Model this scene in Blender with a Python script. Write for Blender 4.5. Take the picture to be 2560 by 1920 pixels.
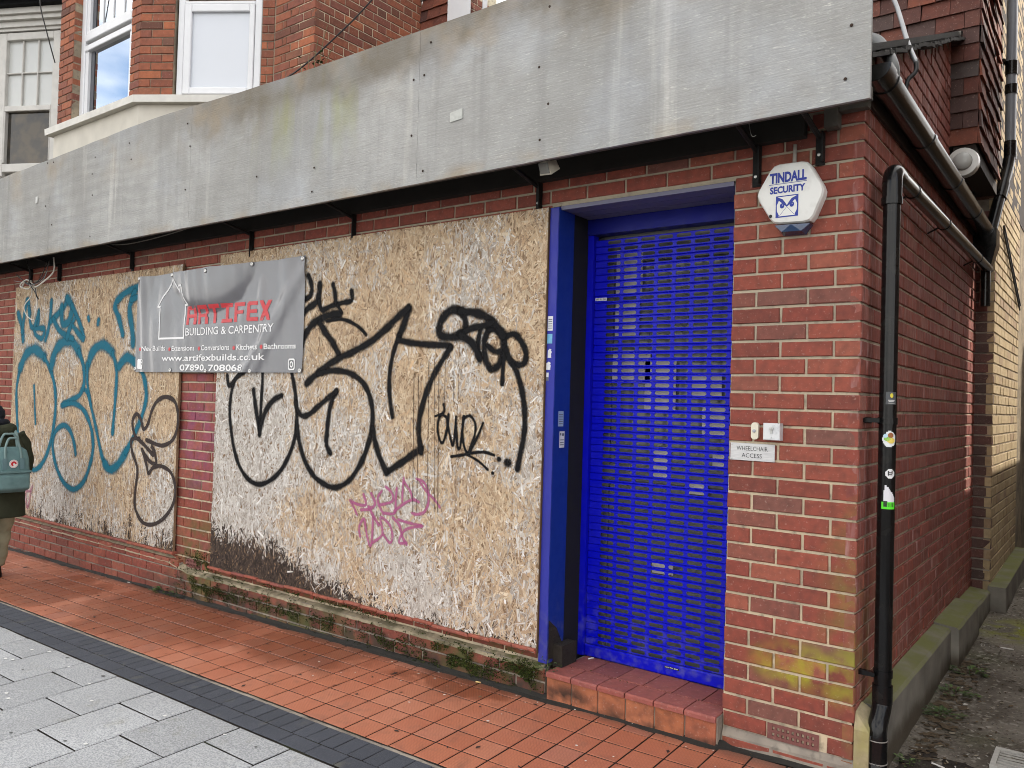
import bpy, bmesh, math, random
import numpy as np
from mathutils import Vector, Matrix, noise as mnoise

# ---------------------------------------------------------------- clear, camera, sky, sun, exposure
for o in list(bpy.data.objects):
    bpy.data.objects.remove(o)
scene = bpy.context.scene
COL = scene.collection
rnd = random.Random(7)
NR = np.random.default_rng(11)

cam_d = bpy.data.cameras.new('camera')
cam_d.sensor_width = 36.0
cam_d.lens = 28.382
cam_d.clip_start = 0.05
cam_d.clip_end = 2000
cam = bpy.data.objects.new('camera', cam_d)
COL.objects.link(cam)
CR, CU, CF = (Vector((0.798813, 0.600899, 0.02861)), Vector((-0.011085, -0.032847, 0.999399)), Vector((-0.601478, 0.79865, 0.019578)))
CP = Vector((0.8522, -3.50943, 1.43454))
cam.matrix_world = Matrix(((CR.x, CU.x, -CF.x, CP.x), (CR.y, CU.y, -CF.y, CP.y), (CR.z, CU.z, -CF.z, CP.z), (0, 0, 0, 1)))
scene.camera = cam

SUN_EL, SUN_AZ = math.radians(38), math.radians(47)     # azimuth from +Y towards +X (behind the shop, to its right)
world = bpy.data.worlds.new('World')
scene.world = world
world.use_nodes = True
wt = world.node_tree
wt.nodes.clear()
w_out = wt.nodes.new('ShaderNodeOutputWorld')
w_bg = wt.nodes.new('ShaderNodeBackground')
w_bg.inputs['Strength'].default_value = 0.13
w_sky = wt.nodes.new('ShaderNodeTexSky')
w_sky.sky_type = 'NISHITA'
w_sky.sun_disc = False
w_sky.sun_elevation = SUN_EL
w_sky.sun_rotation = SUN_AZ
w_sky.dust_density = 2.0
# broken white cloud over the whole sky, the same everywhere
w_tc = wt.nodes.new('ShaderNodeTexCoord')
w_map = wt.nodes.new('ShaderNodeMapping')
w_map.inputs['Scale'].default_value = (1, 1, 2.2)
w_no = wt.nodes.new('ShaderNodeTexNoise')
w_no.inputs['Scale'].default_value = 2.6
w_no.inputs['Detail'].default_value = 7
w_rp = wt.nodes.new('ShaderNodeValToRGB')
w_rp.color_ramp.elements[0].position = 0.37
w_rp.color_ramp.elements[1].position = 0.52
w_mx = wt.nodes.new('ShaderNodeMix')
w_mx.data_type = 'RGBA'
w_mx.inputs[7].default_value = (9.5, 9.2, 8.8, 1)
wt.links.new(w_tc.outputs['Generated'], w_map.inputs['Vector'])
wt.links.new(w_map.outputs['Vector'], w_no.inputs['Vector'])
wt.links.new(w_no.outputs['Fac'], w_rp.inputs['Fac'])
wt.links.new(w_rp.outputs['Color'], w_mx.inputs[0])
wt.links.new(w_sky.outputs['Color'], w_mx.inputs[6])
wt.links.new(w_mx.outputs[2], w_bg.inputs['Color'])
wt.links.new(w_bg.outputs['Background'], w_out.inputs['Surface'])

sun_d = bpy.data.lights.new('sun', 'SUN')
sun_d.energy = 2.6
sun_d.angle = math.radians(0.6)
sun_d.color = (1.0, 0.93, 0.82)
sun = bpy.data.objects.new('sun', sun_d)
COL.objects.link(sun)
S = Vector((math.sin(SUN_AZ) * math.cos(SUN_EL), math.cos(SUN_AZ) * math.cos(SUN_EL), math.sin(SUN_EL)))
sun.rotation_euler = S.to_track_quat('Z', 'Y').to_euler()
sun.location = (3, 4, 12)

vs = scene.view_settings
vs.view_transform = 'Standard'
vs.look = 'None'
vs.gamma = 1.0
vs.use_curve_mapping = False
vs.exposure = 1.1
scene.render.engine = 'CYCLES'
scene.cycles.max_bounces = 5
scene.cycles.diffuse_bounces = 2
scene.cycles.glossy_bounces = 2
scene.cycles.caustics_reflective = False
scene.cycles.caustics_refractive = False
scene.cycles.transparent_max_bounces = 12
scene.cycles.filter_width = 1.0
scene.cycles.use_adaptive_sampling = True
scene.cycles.adaptive_threshold = .025
scene.cycles.adaptive_min_samples = 20

# ---------------------------------------------------------------- helpers
class MB:
    """collects polygons for one mesh"""
    def __init__(s):
        s.v, s.f = [], []
    def add(s, vs_, fs):
        b = len(s.v)
        s.v += [tuple(q) for q in vs_]
        s.f += [tuple(b + i for i in f) for f in fs]
        return s
    def box(s, x0, x1, y0, y1, z0, z1):
        return s.add([(x0, y0, z0), (x1, y0, z0), (x1, y1, z0), (x0, y1, z0), (x0, y0, z1), (x1, y0, z1), (x1, y1, z1), (x0, y1, z1)],
                     [(0, 3, 2, 1), (4, 5, 6, 7), (0, 1, 5, 4), (1, 2, 6, 5), (2, 3, 7, 6), (3, 0, 4, 7)])
    def cbox(s, x0, x1, y0, y1, z0, z1, c=.004):
        """box with its front (-y) edges chamfered"""
        return s.add([(x0 + c, y0, z0 + c), (x1 - c, y0, z0 + c), (x1 - c, y0, z1 - c), (x0 + c, y0, z1 - c),
                      (x0, y0 + c, z0), (x1, y0 + c, z0), (x1, y0 + c, z1), (x0, y0 + c, z1),
                      (x0, y1, z0), (x1, y1, z0), (x1, y1, z1), (x0, y1, z1)],
                     [(0, 1, 2, 3), (0, 4, 5, 1), (1, 5, 6, 2), (2, 6, 7, 3), (3, 7, 4, 0),
                      (4, 8, 9, 5), (5, 9, 10, 6), (6, 10, 11, 7), (7, 11, 8, 4), (8, 11, 10, 9)])
    def prism(s, poly, y0, y1):
        """polygon in (x, z), counter-clockwise seen from -y, extruded y0 (front) .. y1"""
        n = len(poly)
        vs_ = [(x, y0, z) for x, z in poly] + [(x, y1, z) for x, z in poly]
        return s.add(vs_, [tuple(range(n)), tuple(range(2 * n - 1, n - 1, -1))] + [((i + 1) % n, i, n + i, n + (i + 1) % n) for i in range(n)])
    def tube(s, path, r, n=10, caps=True):
        P = [Vector(q) for q in path]
        R = r if isinstance(r, (list, tuple)) else [r] * len(P)
        up = None
        rings = []
        for i, q in enumerate(P):
            d = (P[min(i + 1, len(P) - 1)] - P[max(i - 1, 0)]).normalized()
            if up is None:
                a = Vector((0, 0, 1)) if abs(d.z) < .9 else Vector((1, 0, 0))
                up = (a - d * a.dot(d)).normalized()
            else:
                up = (up - d * up.dot(d)).normalized()
            sd = d.cross(up)
            rings.append([q + (up * math.cos(2 * math.pi * k / n) + sd * math.sin(2 * math.pi * k / n)) * R[i] for k in range(n)])
        b = len(s.v)
        for rg in rings:
            s.v += [tuple(q) for q in rg]
        for i in range(len(P) - 1):
            for k in range(n):
                k2 = (k + 1) % n
                s.f.append((b + i * n + k, b + i * n + k2, b + (i + 1) * n + k2, b + (i + 1) * n + k))
        if caps:
            s.f.append(tuple(b + k for k in range(n - 1, -1, -1)))
            s.f.append(tuple(b + (len(P) - 1) * n + k for k in range(n)))
        return s
    def lathe(s, prof, c, axis='z', n=20):
        """profile [(radius, height)] round an axis through c"""
        b = len(s.v)
        for r, h in prof:
            for k in range(n):
                a = 2 * math.pi * k / n
                u, w = r * math.cos(a), r * math.sin(a)
                q = {'z': (c[0] + u, c[1] + w, c[2] + h), 'y': (c[0] + u, c[1] + h, c[2] - w), 'x': (c[0] + h, c[1] + u, c[2] + w)}[axis]
                s.v.append(q)
        for i in range(len(prof) - 1):
            for k in range(n):
                k2 = (k + 1) % n
                s.f.append((b + i * n + k, b + i * n + k2, b + (i + 1) * n + k2, b + (i + 1) * n + k))
        s.f.append(tuple(b + k for k in range(n - 1, -1, -1)))
        s.f.append(tuple(b + (len(prof) - 1) * n + k for k in range(n)))
        return s
    def xf(s, M, start=0):
        s.v[start:] = [tuple(M @ Vector(q)) for q in s.v[start:]]
        return s
    def mesh(s, name, smooth=False):
        m = bpy.data.meshes.new(name)
        m.from_pydata(s.v, [], s.f)
        if smooth:
            m.polygons.foreach_set('use_smooth', [True] * len(m.polygons))
        m.update()
        return m

def put(name, mesh, mat, parent=None, loc=None, rot=None, scale=None, kind=None):
    o = bpy.data.objects.new(name, mesh)
    COL.objects.link(o)
    if mat is not None and not mesh.materials:
        mesh.materials.append(mat)
    if loc is not None: o.location = loc
    if rot is not None: o.rotation_euler = rot
    if scale is not None: o.scale = scale
    if parent is not None: o.parent = parent
    if kind: o['kind'] = kind
    return o

def obj(name, mb, mat, parent=None, smooth=False, kind=None, sharp=None):
    m = mb.mesh(name, smooth)
    o = put(name, m, mat, parent, kind=kind)
    if smooth and sharp is not None:
        m.set_sharp_from_angle(angle=math.radians(sharp))
    return o

def tag(o, label, cat, group=None):
    o['label'] = label
    o['category'] = cat
    if group: o['group'] = group
    return o

def thing(name, label, cat, group=None, loc=(0, 0, 0)):
    o = bpy.data.objects.new(name, None)
    o.empty_display_size = 0.1
    COL.objects.link(o)
    return tag(o, label, cat, group)

def bez(pts, n=8):
    """Catmull-Rom through the points"""
    P = [Vector(q) for q in pts]
    out = []
    for i in range(len(P) - 1):
        p0, p1, p2, p3 = P[max(i - 1, 0)], P[i], P[i + 1], P[min(i + 2, len(P) - 1)]
        for k in range(n):
            t = k / n
            out.append(0.5 * ((2 * p1) + (p2 - p0) * t + (2 * p0 - 5 * p1 + 4 * p2 - p3) * t * t + (3 * p1 - p0 - 3 * p2 + p3) * t ** 3))
    out.append(P[-1])
    return out

# ---------------------------------------------------------------- materials
class MT:
    def __init__(s, name, rough=.7, spec=.35, metal=0.0):
        s.m = bpy.data.materials.new(name)
        s.m.use_nodes = True
        s.t = s.m.node_tree
        s.b = s.t.nodes['Principled BSDF']
        s.set('Roughness', rough); s.set('Metallic', metal); s.set('Specular IOR Level', spec)
        s._pos = None
    def link(s, val, inp):
        if isinstance(val, bpy.types.NodeSocket):
            s.t.links.new(val, inp)
        elif isinstance(val, (tuple, list)) and len(val) == 3 and inp.type == 'RGBA':
            inp.default_value = (*val, 1)
        else:
            inp.default_value = val
    def set(s, k, v):
        s.link(v, s.b.inputs[k])
        return s
    def n(s, ty, out=0, props=None, **ins):
        nd = s.t.nodes.new(ty)
        for k, v in (props or {}).items(): setattr(nd, k, v)
        for k, v in ins.items():
            s.link(v, nd.inputs[int(k[1:])] if k[0] == '_' else nd.inputs[k])
        return nd.outputs[out]
    @property
    def pos(s):
        if s._pos is None: s._pos = s.n('ShaderNodeNewGeometry', 'Position')
        return s._pos
    def xyz(s, v=None):
        nd = s.t.nodes.new('ShaderNodeSeparateXYZ')
        s.t.links.new(v or s.pos, nd.inputs[0])
        return nd.outputs
    def map(s, scale=(1, 1, 1), loc=(0, 0, 0), rot=(0, 0, 0), v=None):
        return s.n('ShaderNodeMapping', Vector=v or s.pos, Scale=Vector(scale), Location=Vector(loc), Rotation=Vector(rot))
    def noise(s, scale, detail=3, v=None, rough=.5, out='Fac'):
        return s.n('ShaderNodeTexNoise', out, Vector=v or s.pos, Scale=scale, Detail=detail, Roughness=rough)
    def voro(s, scale, v=None, out='Color', feat='F1'):
        return s.n('ShaderNodeTexVoronoi', out, dict(feature=feat), Vector=v or s.pos, Scale=scale)
    def ramp(s, fac, stops, interp='LINEAR'):
        nd = s.t.nodes.new('ShaderNodeValToRGB')
        nd.color_ramp.interpolation = interp
        e = nd.color_ramp.elements
        while len(e) < len(stops): e.new(.5)
        for i, (p, c) in enumerate(stops):
            e[i].position = p
            e[i].color = (*c, 1) if not isinstance(c, (int, float)) else (c, c, c, 1)
        s.link(fac, nd.inputs[0])
        return nd.outputs[0]
    def mix(s, fac, a, b, mode='MIX'):
        nd = s.t.nodes.new('ShaderNodeMix')
        nd.data_type = 'RGBA'; nd.blend_type = mode
        s.link(fac, nd.inputs[0]); s.link(a, nd.inputs[6]); s.link(b, nd.inputs[7])
        return nd.outputs[2]
    def math(s, op, a, b=0.0, c=0.0, clamp=False):
        nd = s.t.nodes.new('ShaderNodeMath')
        nd.operation = op; nd.use_clamp = clamp
        s.link(a, nd.inputs[0]); s.link(b, nd.inputs[1]); s.link(c, nd.inputs[2])
        return nd.outputs[0]
    def mr(s, v, a, b, c=0.0, d=1.0):
        return s.n('ShaderNodeMapRange', props=dict(interpolation_type='SMOOTHSTEP'), _0=v, _1=a, _2=b, _3=c, _4=d)
    def rand(s):
        a = s.n('ShaderNodeObjectInfo', 'Random')
        b = s.n('ShaderNodeNewGeometry', 'Random Per Island')
        return s.math('FRACT', s.math('ADD', a, b))
    def bump(s, h, strength=.3, dist=.005):
        s.set('Normal', s.n('ShaderNodeBump', Height=h, Strength=strength, Distance=dist))
        return s
    def color(s, c):
        return s.set('Base Color', c)

def plain(name, c, rough=.6, spec=.35, metal=0.0, grime=.25, gscale=9.0, bump=.0):
    m = MT(name, rough, spec, metal)
    if grime:
        f = m.ramp(m.noise(gscale, 4), [(.35, 0.0), (.7, 1.0)])
        m.color(m.mix(m.math('MULTIPLY', f, grime), c, tuple(q * .45 for q in c)))
        if bump: m.bump(m.noise(gscale * 12, 3), bump, .003)
    else:
        m.color(c)
    return m.m

def brick_mat(name, stops, algae=None, streak=0.0, dirt=.5, purple=False):
    m = MT(name, .82, .3)
    r = m.rand()
    c = m.ramp(r, stops)
    c = m.mix(m.math('MULTIPLY', m.ramp(m.noise(26, 4), [(.38, 0.), (.72, 1.)]), dirt), c, m.mix(.62, c, (.055, .03, .026)))
    c = m.mix(m.math('MULTIPLY', m.ramp(m.noise(70, 2), [(.62, 0.), (.78, 1.)]), .35), c, (.50, .36, .30))
    x, y, z = m.xyz()[0:3]
    sp = m.ramp(m.noise(120, 1), [(.70, 0.), (.76, 1.)])
    c = m.mix(m.math('MULTIPLY', sp, .16), c, (.55, .45, .38))
    if streak:
        st = m.ramp(m.noise(1.0, 4, m.map((34, 34, 5.0))), [(.52, 0.), (.70, 1.)])
        c = m.mix(m.math('MULTIPLY', st, streak), c, (.44, .33, .32))
    if purple:
        pm = m.math('MULTIPLY', m.mr(m.n('ShaderNodeVectorMath', 'Value', dict(operation='DISTANCE'), _0=m.map((1, 1, .55)), _1=(-4.75, 0, .62)), .38, .1), m.ramp(m.noise(7, 3), [(.35, 0.), (.6, 1.)]))
        c = m.mix(m.math('MULTIPLY', pm, .22), c, (.30, .09, .32))
        low = m.math('MULTIPLY', m.mr(x, -1.3, -1.6), m.math('MULTIPLY', m.mr(m.math('ADD', z, m.math('MULTIPLY', m.noise(5, 4), .10)), .12, .02), m.mr(x, -5.8, -4.6, .25, 1.0)))
        c = m.mix(m.math('MULTIPLY', low, m.ramp(m.noise(11, 5), [(.34, .25), (.60, .92)])), c, (.045, .034, .026))
    if algae:
        for (cx, cz, rad, sc, col_, amt) in algae:
            d = m.n('ShaderNodeVectorMath', 'Value', dict(operation='DISTANCE'), _0=m.map((1, .6, sc)), _1=(cx, 0, cz * sc))
            g = m.math('MULTIPLY', m.mr(d, rad, rad * .25), m.ramp(m.noise(8.5, 4), [(.40, 0.), (.62, 1.)]))
            c = m.mix(m.math('MULTIPLY', g, amt), c, col_)
    m.color(c)
    m.bump(m.math('ADD', m.noise(160, 3), m.math('MULTIPLY', m.noise(30, 3), .8)), .35, .003)
    return m.m

def mortar_mat(name, c1, c2, dark=(.10, .09, .08), low=False):
    m = MT(name, .95, .1)
    c = m.mix(m.ramp(m.noise(6, 5), [(.35, 0.), (.65, 1.)]), c1, c2)
    c = m.mix(m.math('MULTIPLY', m.ramp(m.noise(30, 4), [(.52, 0.), (.72, 1.)]), .55), c, dark)
    if low:
        z = m.xyz()[2]
        up = m.mr(m.math('ADD', z, m.math('MULTIPLY', m.noise(1.4, 3), .7)), 1.3, 2.4)
        c = m.mix(m.math('MULTIPLY', up, .55), c, (.30, .27, .225))
    m.color(c).bump(m.noise(220, 3), .6, .004)
    return m.m

RED = [(0, (.185, .052, .038)), (.2, (.245, .062, .042)), (.45, (.285, .076, .050)), (.7, (.235, .056, .040)), (.86, (.32, .098, .062)), (.95, (.20, .072, .055)), (1, (.19, .085, .066))]
GREEN, YEL = (.19, .175, .04), (.33, .33, .02)
M = {}
M['brick_red'] = brick_mat('brick_red', RED, algae=[(-.24, .33, .24, 1.7, YEL, .80), (-.02, .34, .22, 1.3, YEL, .7), (.06, .62, .26, .40, GREEN, .62), (-4.7, .15, .45, .9, (.10, .10, .03), .9), (-.9, -.02, .5, 1.2, (.05, .06, .02), .8), (-3.5, .03, .9, 1.4, (.07, .08, .025), .8), (-1.9, .0, .6, 1.4, (.06, .075, .02), .85)], purple=True, dirt=.68)
M['brick_side'] = brick_mat('brick_side', [(0, (.19, .058, .043)), (.4, (.28, .076, .053)), (.75, (.225, .062, .050)), (1, (.30, .108, .082))], algae=[(0.0, .2, .6, .8, GREEN, .4)], streak=.42, dirt=.55)
M['brick_orange'] = brick_mat('brick_orange', [(0, (.13, .055, .038)), (.2, (.22, .075, .045)), (.45, (.32, .105, .055)), (.65, (.20, .07, .05)), (.85, (.40, .13, .06)), (1, (.17, .08, .055))], dirt=.55)
M['brick_dark'] = brick_mat('brick_dark', [(0, (.075, .05, .045)), (.5, (.12, .06, .05)), (.8, (.16, .06, .05)), (1, (.09, .075, .065))], dirt=.7)
M['brick_cream'] = brick_mat('brick_cream', [(0, (.36, .27, .15)), (.5, (.46, .36, .21)), (.8, (.40, .30, .17)), (1, (.30, .21, .13))], streak=.25, dirt=.5)
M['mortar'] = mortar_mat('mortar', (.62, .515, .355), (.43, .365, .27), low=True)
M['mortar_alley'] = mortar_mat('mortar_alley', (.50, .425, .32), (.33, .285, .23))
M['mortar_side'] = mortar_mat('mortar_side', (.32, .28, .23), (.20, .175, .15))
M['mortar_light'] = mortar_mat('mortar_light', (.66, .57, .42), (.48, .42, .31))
M['mortar_upper'] = mortar_mat('mortar_upper', (.34, .28, .20), (.20, .165, .125))

def tile_mat():
    m = MT('quarry_tile', .55, .4)
    r = m.rand()
    c = m.ramp(r, [(0, (.38, .118, .060)), (.3, (.43, .145, .075)), (.6, (.40, .125, .064)), (.85, (.45, .165, .092)), (1, (.37, .135, .085))])
    br = m.n('ShaderNodeTexBrick', 'Fac', dict(offset=.5, squash=1.0), Vector=m.pos, Scale=1.0, **{'Brick Width': .0175, 'Row Height': .0105, 'Mortar Size': .0030, 'Mortar Smooth': .35})
    c = m.mix(m.math('MULTIPLY', br, .42), c, m.mix(.55, c, (.16, .055, .035)))
    pale = m.ramp(m.noise(1.6, 4), [(.42, 0.), (.68, 1.)])
    c = m.mix(m.math('MULTIPLY', pale, .30), c, (.50, .235, .155))
    # damp, darkened patches by the wall and along the left
    x, y, z = m.xyz()[0:3]
    near = m.mr(y, -.62, -.05)
    wet = m.math('MULTIPLY', m.ramp(m.noise(1.15, 5, m.map((1, 1.6, 1))), [(.46, 0.), (.62, 1.)]), m.math('ADD', m.math('MULTIPLY', near, .8), m.math('MULTIPLY', m.mr(x, -3.2, -4.6), .55), clamp=True))
    wn = m.math('MULTIPLY', m.math('SUBTRACT', m.noise(3.2, 4, None, .65), .5), 1.1)
    for cx, cy, rad in ((-4.6, -.30, 1.35), (-3.1, -.25, .7), (-2.02, -.12, .40), (-5.9, -.5, .8)):
        d = m.n('ShaderNodeVectorMath', 'Value', dict(operation='DISTANCE'), _0=m.map((1, 1.5, 0)), _1=(cx, cy * 1.5, 0))
        d = m.math('ADD', d, wn)
        wet = m.math('MAXIMUM', wet, m.mr(d, rad * .95, rad * .45, 0.0, .9))
    c = m.mix(m.math('MULTIPLY', wet, .80), c, m.mix(m.math('ADD', .42, m.math('MULTIPLY', br, .4)), c, (.075, .018, .008)))
    grime = m.ramp(m.noise(13, 5), [(.55, 0.), (.75, 1.)])
    c = m.mix(m.math('MULTIPLY', grime, .38), c, (.10, .055, .04))
    edge = m.mr(y, -.16, -.03)
    c = m.mix(m.math('MULTIPLY', edge, .65), c, (.06, .05, .042))
    m.color(c)
    m.set('Roughness', m.mr(wet, 0, 1, .6, .32))
    m.bump(m.math('ADD', m.math('MULTIPLY', br, -.8), m.math('MULTIPLY', m.noise(90, 3), .5)), .5, .003)
    return m.m

def granite_mat(name, base, dark, light, sc=150):
    m = MT(name, .85, .25)
    r = m.rand()
    c = m.mix(m.ramp(m.noise(sc, 2), [(.40, 0.), (.60, 1.)]), base, dark)
    c = m.mix(m.math('MULTIPLY', m.ramp(m.noise(sc * 1.7, 2), [(.58, 0.), (.68, 1.)]), .8), c, light)
    c = m.mix(.9, c, m.ramp(r, [(0, .82), (1, 1.08)]), 'MULTIPLY')
    c = m.mix(m.math('MULTIPLY', m.ramp(m.noise(2.2, 4), [(.45, 0.), (.7, 1.)]), .35), c, tuple(q * .62 for q in base))
    c = m.mix(m.math('MULTIPLY', m.ramp(m.noise(9, 4), [(.60, 0.), (.78, 1.)]), .30), c, (.20, .19, .12))
    m.color(c).bump(m.noise(sc * .8, 3), .35, .003)
    return m.m

M['quarry_tile'] = tile_mat()
M['step_tile'] = brick_mat('step_tile', [(0, (.27, .075, .06)), (.5, (.32, .10, .08)), (1, (.23, .07, .065))], dirt=.45)
M['step_front'] = brick_mat('step_front', [(0, (.36, .12, .055)), (.5, (.42, .15, .075)), (1, (.33, .10, .055))], algae=[(-1.35, -.085, .30, 2.2, (.02, .017, .014), .95), (-.95, -.10, .30, 2.6, (.02, .017, .014), .95), (-.62, -.10, .26, 2.6, (.02, .017, .014), .9)], dirt=.75)
M['granite'] = granite_mat('granite_flag', (.42, .43, .44), (.25, .26, .27), (.56, .57, .575), 120)
M['paver'] = granite_mat('dark_paver', (.066, .072, .088), (.042, .046, .058), (.13, .135, .15), 260)
def ground_mat():
    m = MT('joint_ground', .95, .15)
    c = m.mix(m.ramp(m.noise(8, 5), [(.4, 0.), (.65, 1.)]), (.020, .016, .014), (.045, .038, .031))
    c = m.mix(m.math('MULTIPLY', m.ramp(m.noise(3.5, 5), [(.55, 0.), (.7, 1.)]), .5), c, (.045, .055, .022))
    m.color(c).bump(m.noise(120, 4), .6, .006)
    return m.m
M['ground'] = ground_mat()
def alley_mat():
    m = MT('alley_dirt', .9, .25)
    c = m.mix(m.ramp(m.noise(2.3, 6), [(.38, 0.), (.64, 1.)]), (.080, .068, .054), (.185, .165, .14))
    c = m.mix(m.math('MULTIPLY', m.ramp(m.noise(1.4, 5), [(.50, 0.), (.64, 1.)]), .7), c, (.065, .068, .032))
    c = m.mix(m.math('MULTIPLY', m.ramp(m.noise(34, 5), [(.56, 0.), (.72, 1.)]), .75), c, (.33, .31, .27))
    c = m.mix(m.math('MULTIPLY', m.ramp(m.noise(55, 3), [(.60, 0.), (.70, 1.)]), .8), c, (.03, .025, .02))
    x, y, z = m.xyz()[0:3]
    moss = m.math('MULTIPLY', m.mr(m.n('ShaderNodeVectorMath', 'Value', dict(operation='DISTANCE'), _0=m.map((1, 1, 0)), _1=(.42, 2.75, 0)), .45, .1), m.ramp(m.noise(9, 4), [(.40, 0.), (.58, 1.)]))
    c = m.mix(moss, c, (.19, .20, .03))
    m.color(c).bump(m.math('ADD', m.noise(60, 5), m.math('MULTIPLY', m.noise(14, 4), 1.5)), .8, .012)
    return m.m
M['alley'] = alley_mat()
def concrete_mat(name, green):
    m = MT(name, .9, .2)
    c = m.mix(m.ramp(m.noise(5, 5), [(.35, 0.), (.66, 1.)]), (.235, .22, .19), (.145, .135, .118))
    nz = m.xyz(m.n('ShaderNodeNewGeometry', 'Normal'))[2]
    g = m.math('MULTIPLY', m.mr(nz, .35, .8), m.ramp(m.noise(7, 5), [(.28, .25), (.55, 1.)]))
    c = m.mix(m.math('MULTIPLY', g, green), c, (.155, .165, .055))
    x, y, z = m.xyz()[0:3]
    damp = m.mr(m.math('ADD', z, m.math('MULTIPLY', m.noise(6, 4), .16)), .17, .07)
    c = m.mix(m.math('MULTIPLY', damp, .85), c, (.058, .044, .028))
    m.color(c).bump(m.math('ADD', m.noise(140, 4), m.noise(18, 4)), .5, .005)
    return m.m
M['concrete'] = concrete_mat('plinth_concrete', .9)

# ---------------------------------------------------------------- the ground: pavement falls to the street and to the left
GX, GY, G0 = .0155, .036, -.07
def G(x, y):
    return G0 + GX * x + GY * y
GROT = (math.atan(GY), -math.atan(GX), 0)
def sheet(pts, d=0.0):
    return [(x, y, G(x, y) + d) for x, y in pts]

mb = MB()
mb.add(sheet([(-60, -60), (60, -60), (60, .35), (-60, .35)], -.012), [(0, 1, 2, 3)])
zb = [(-60, .35, G(-60, .35) - .012), (60, .35, G(60, .35) - .012)]
mb.add([zb[0], zb[1], (60, 90, -.10), (-60, 90, -.10)], [(0, 1, 2, 3)])
g = obj('ground', mb, M['ground'], kind='structure')

def slab_mesh(name, w, d, t=.022, c=.004, jit=.0012, seed=0):
    r = random.Random(seed)
    j = lambda: r.uniform(-jit, jit)
    a, b = w / 2, d / 2
    vs_ = [(-a + c + j(), -b + c + j(), 0), (a - c + j(), -b + c + j(), 0), (a - c + j(), b - c + j(), 0), (-a + c + j(), b - c + j(), 0),
           (-a + j(), -b + j(), -c * .8), (a + j(), -b + j(), -c * .8), (a + j(), b + j(), -c * .8), (-a + j(), b + j(), -c * .8),
           (-a, -b, -t), (a, -b, -t), (a, b, -t), (-a, b, -t)]
    return MB().add(vs_, [(0, 1, 2, 3), (0, 4, 5, 1), (1, 5, 6, 2), (2, 6, 7, 3), (3, 7, 4, 0), (4, 8, 9, 5), (5, 9, 10, 6), (6, 10, 11, 7), (7, 11, 8, 4)]).mesh(name)

def merge_stuff(name, items, mat, parent):
    """items (mesh, matrix) joined into one part"""
    mb = MB()
    for me, mx in items:
        mb.add([mx @ v.co for v in me.vertices], [tuple(p.vertices) for p in me.polygons])
    return obj(name, mb, mat, parent, kind='stuff')

def lay(name, cells, mat, parent, thick=.022, c=.004, tilt=.0025, limit=300, jit=.0012):
    """cells (x0, x1, y0, y1) on the pavement; the nearest 300 as single pieces, the rest as one part"""
    cells = sorted(cells, key=lambda q: ((q[0] + q[1]) / 2 - CP.x) ** 2 + ((q[2] + q[3]) / 2 - CP.y) ** 2)
    meshes, rest = {}, []
    for i, (x0, x1, y0, y1) in enumerate(cells):
        w, d = round(x1 - x0, 3), round(y1 - y0, 3)
        k = (w, d, i % 3)
        if k not in meshes:
            meshes[k] = slab_mesh(name, w, d, thick, c, jit, i)
            meshes[k].materials.append(mat)
            meshes[k].materials.append(M['ground'])
            for pi in range(5, 9): meshes[k].polygons[pi].material_index = 1
        cx, cy = (x0 + x1) / 2, (y0 + y1) / 2
        loc = (cx, cy, G(cx, cy) + rnd.uniform(-.0004, .0004))
        rot = (GROT[0] + rnd.gauss(0, tilt), GROT[1] + rnd.gauss(0, tilt), rnd.gauss(0, .0025))
        if i < limit:
            put(name, meshes[k], None, parent, loc, rot)
        else:
            from mathutils import Euler
            rest.append((meshes[k], Matrix.Translation(loc) @ Euler(rot).to_matrix().to_4x4()))
    if rest:
        merge_stuff(name + 's_beyond', rest, mat, parent)

def struct(name):
    o = bpy.data.objects.new(name, None)
    o.empty_display_size = .1
    COL.objects.link(o)
    o['kind'] = 'structure'
    return o

# red quarry tiles along the shop front
pave = obj('red_tile_pavement', MB().add(sheet([(-9.6, -.9), (1.2, -.9), (1.2, -.004), (-9.6, -.004)], -.007), [(0, 1, 2, 3)]), M['ground'], kind='structure')
ys = [-.900, -.747, -.594, -.4405, -.287, -.134, -.042]
cells = []
for n in range(-49, 22):
    x0 = -2.052 + .1503 * n
    for a, b in zip(ys[:-1], ys[1:]):
        if x0 > -.45 and b > -.05 and x0 > .2:
            continue
        cells.append((x0 + .0036, x0 + .1503 - .0036, a + .0036, b - .0036))
cells = [q for q in cells if q[1] < 1.1]
lay('tile', cells, M['quarry_tile'], pave, thick=.010, c=.003, tilt=.0010, jit=.0006)
# rough mortar strip between the tiles and the dark blocks
mb = MB()
N = 220
for i in range(N + 1):
    x = -9.6 + 10.8 * i / N
    a, b = -.926 + rnd.uniform(-.004, .004), -.902 + rnd.uniform(-.004, .003)
    mb.v += [(x, a, G(x, a) - .006), (x, (a + b) / 2, G(x, a) - rnd.uniform(-.001, .006)), (x, b, G(x, b) - .006)]
for i in range(N):
    for k in range(2):
        mb.f.append((i * 3 + k, i * 3 + 3 + k, i * 3 + 4 + k, i * 3 + 1 + k))
obj('mortar_strip', mb, M['mortar_side'], pave)
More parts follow.
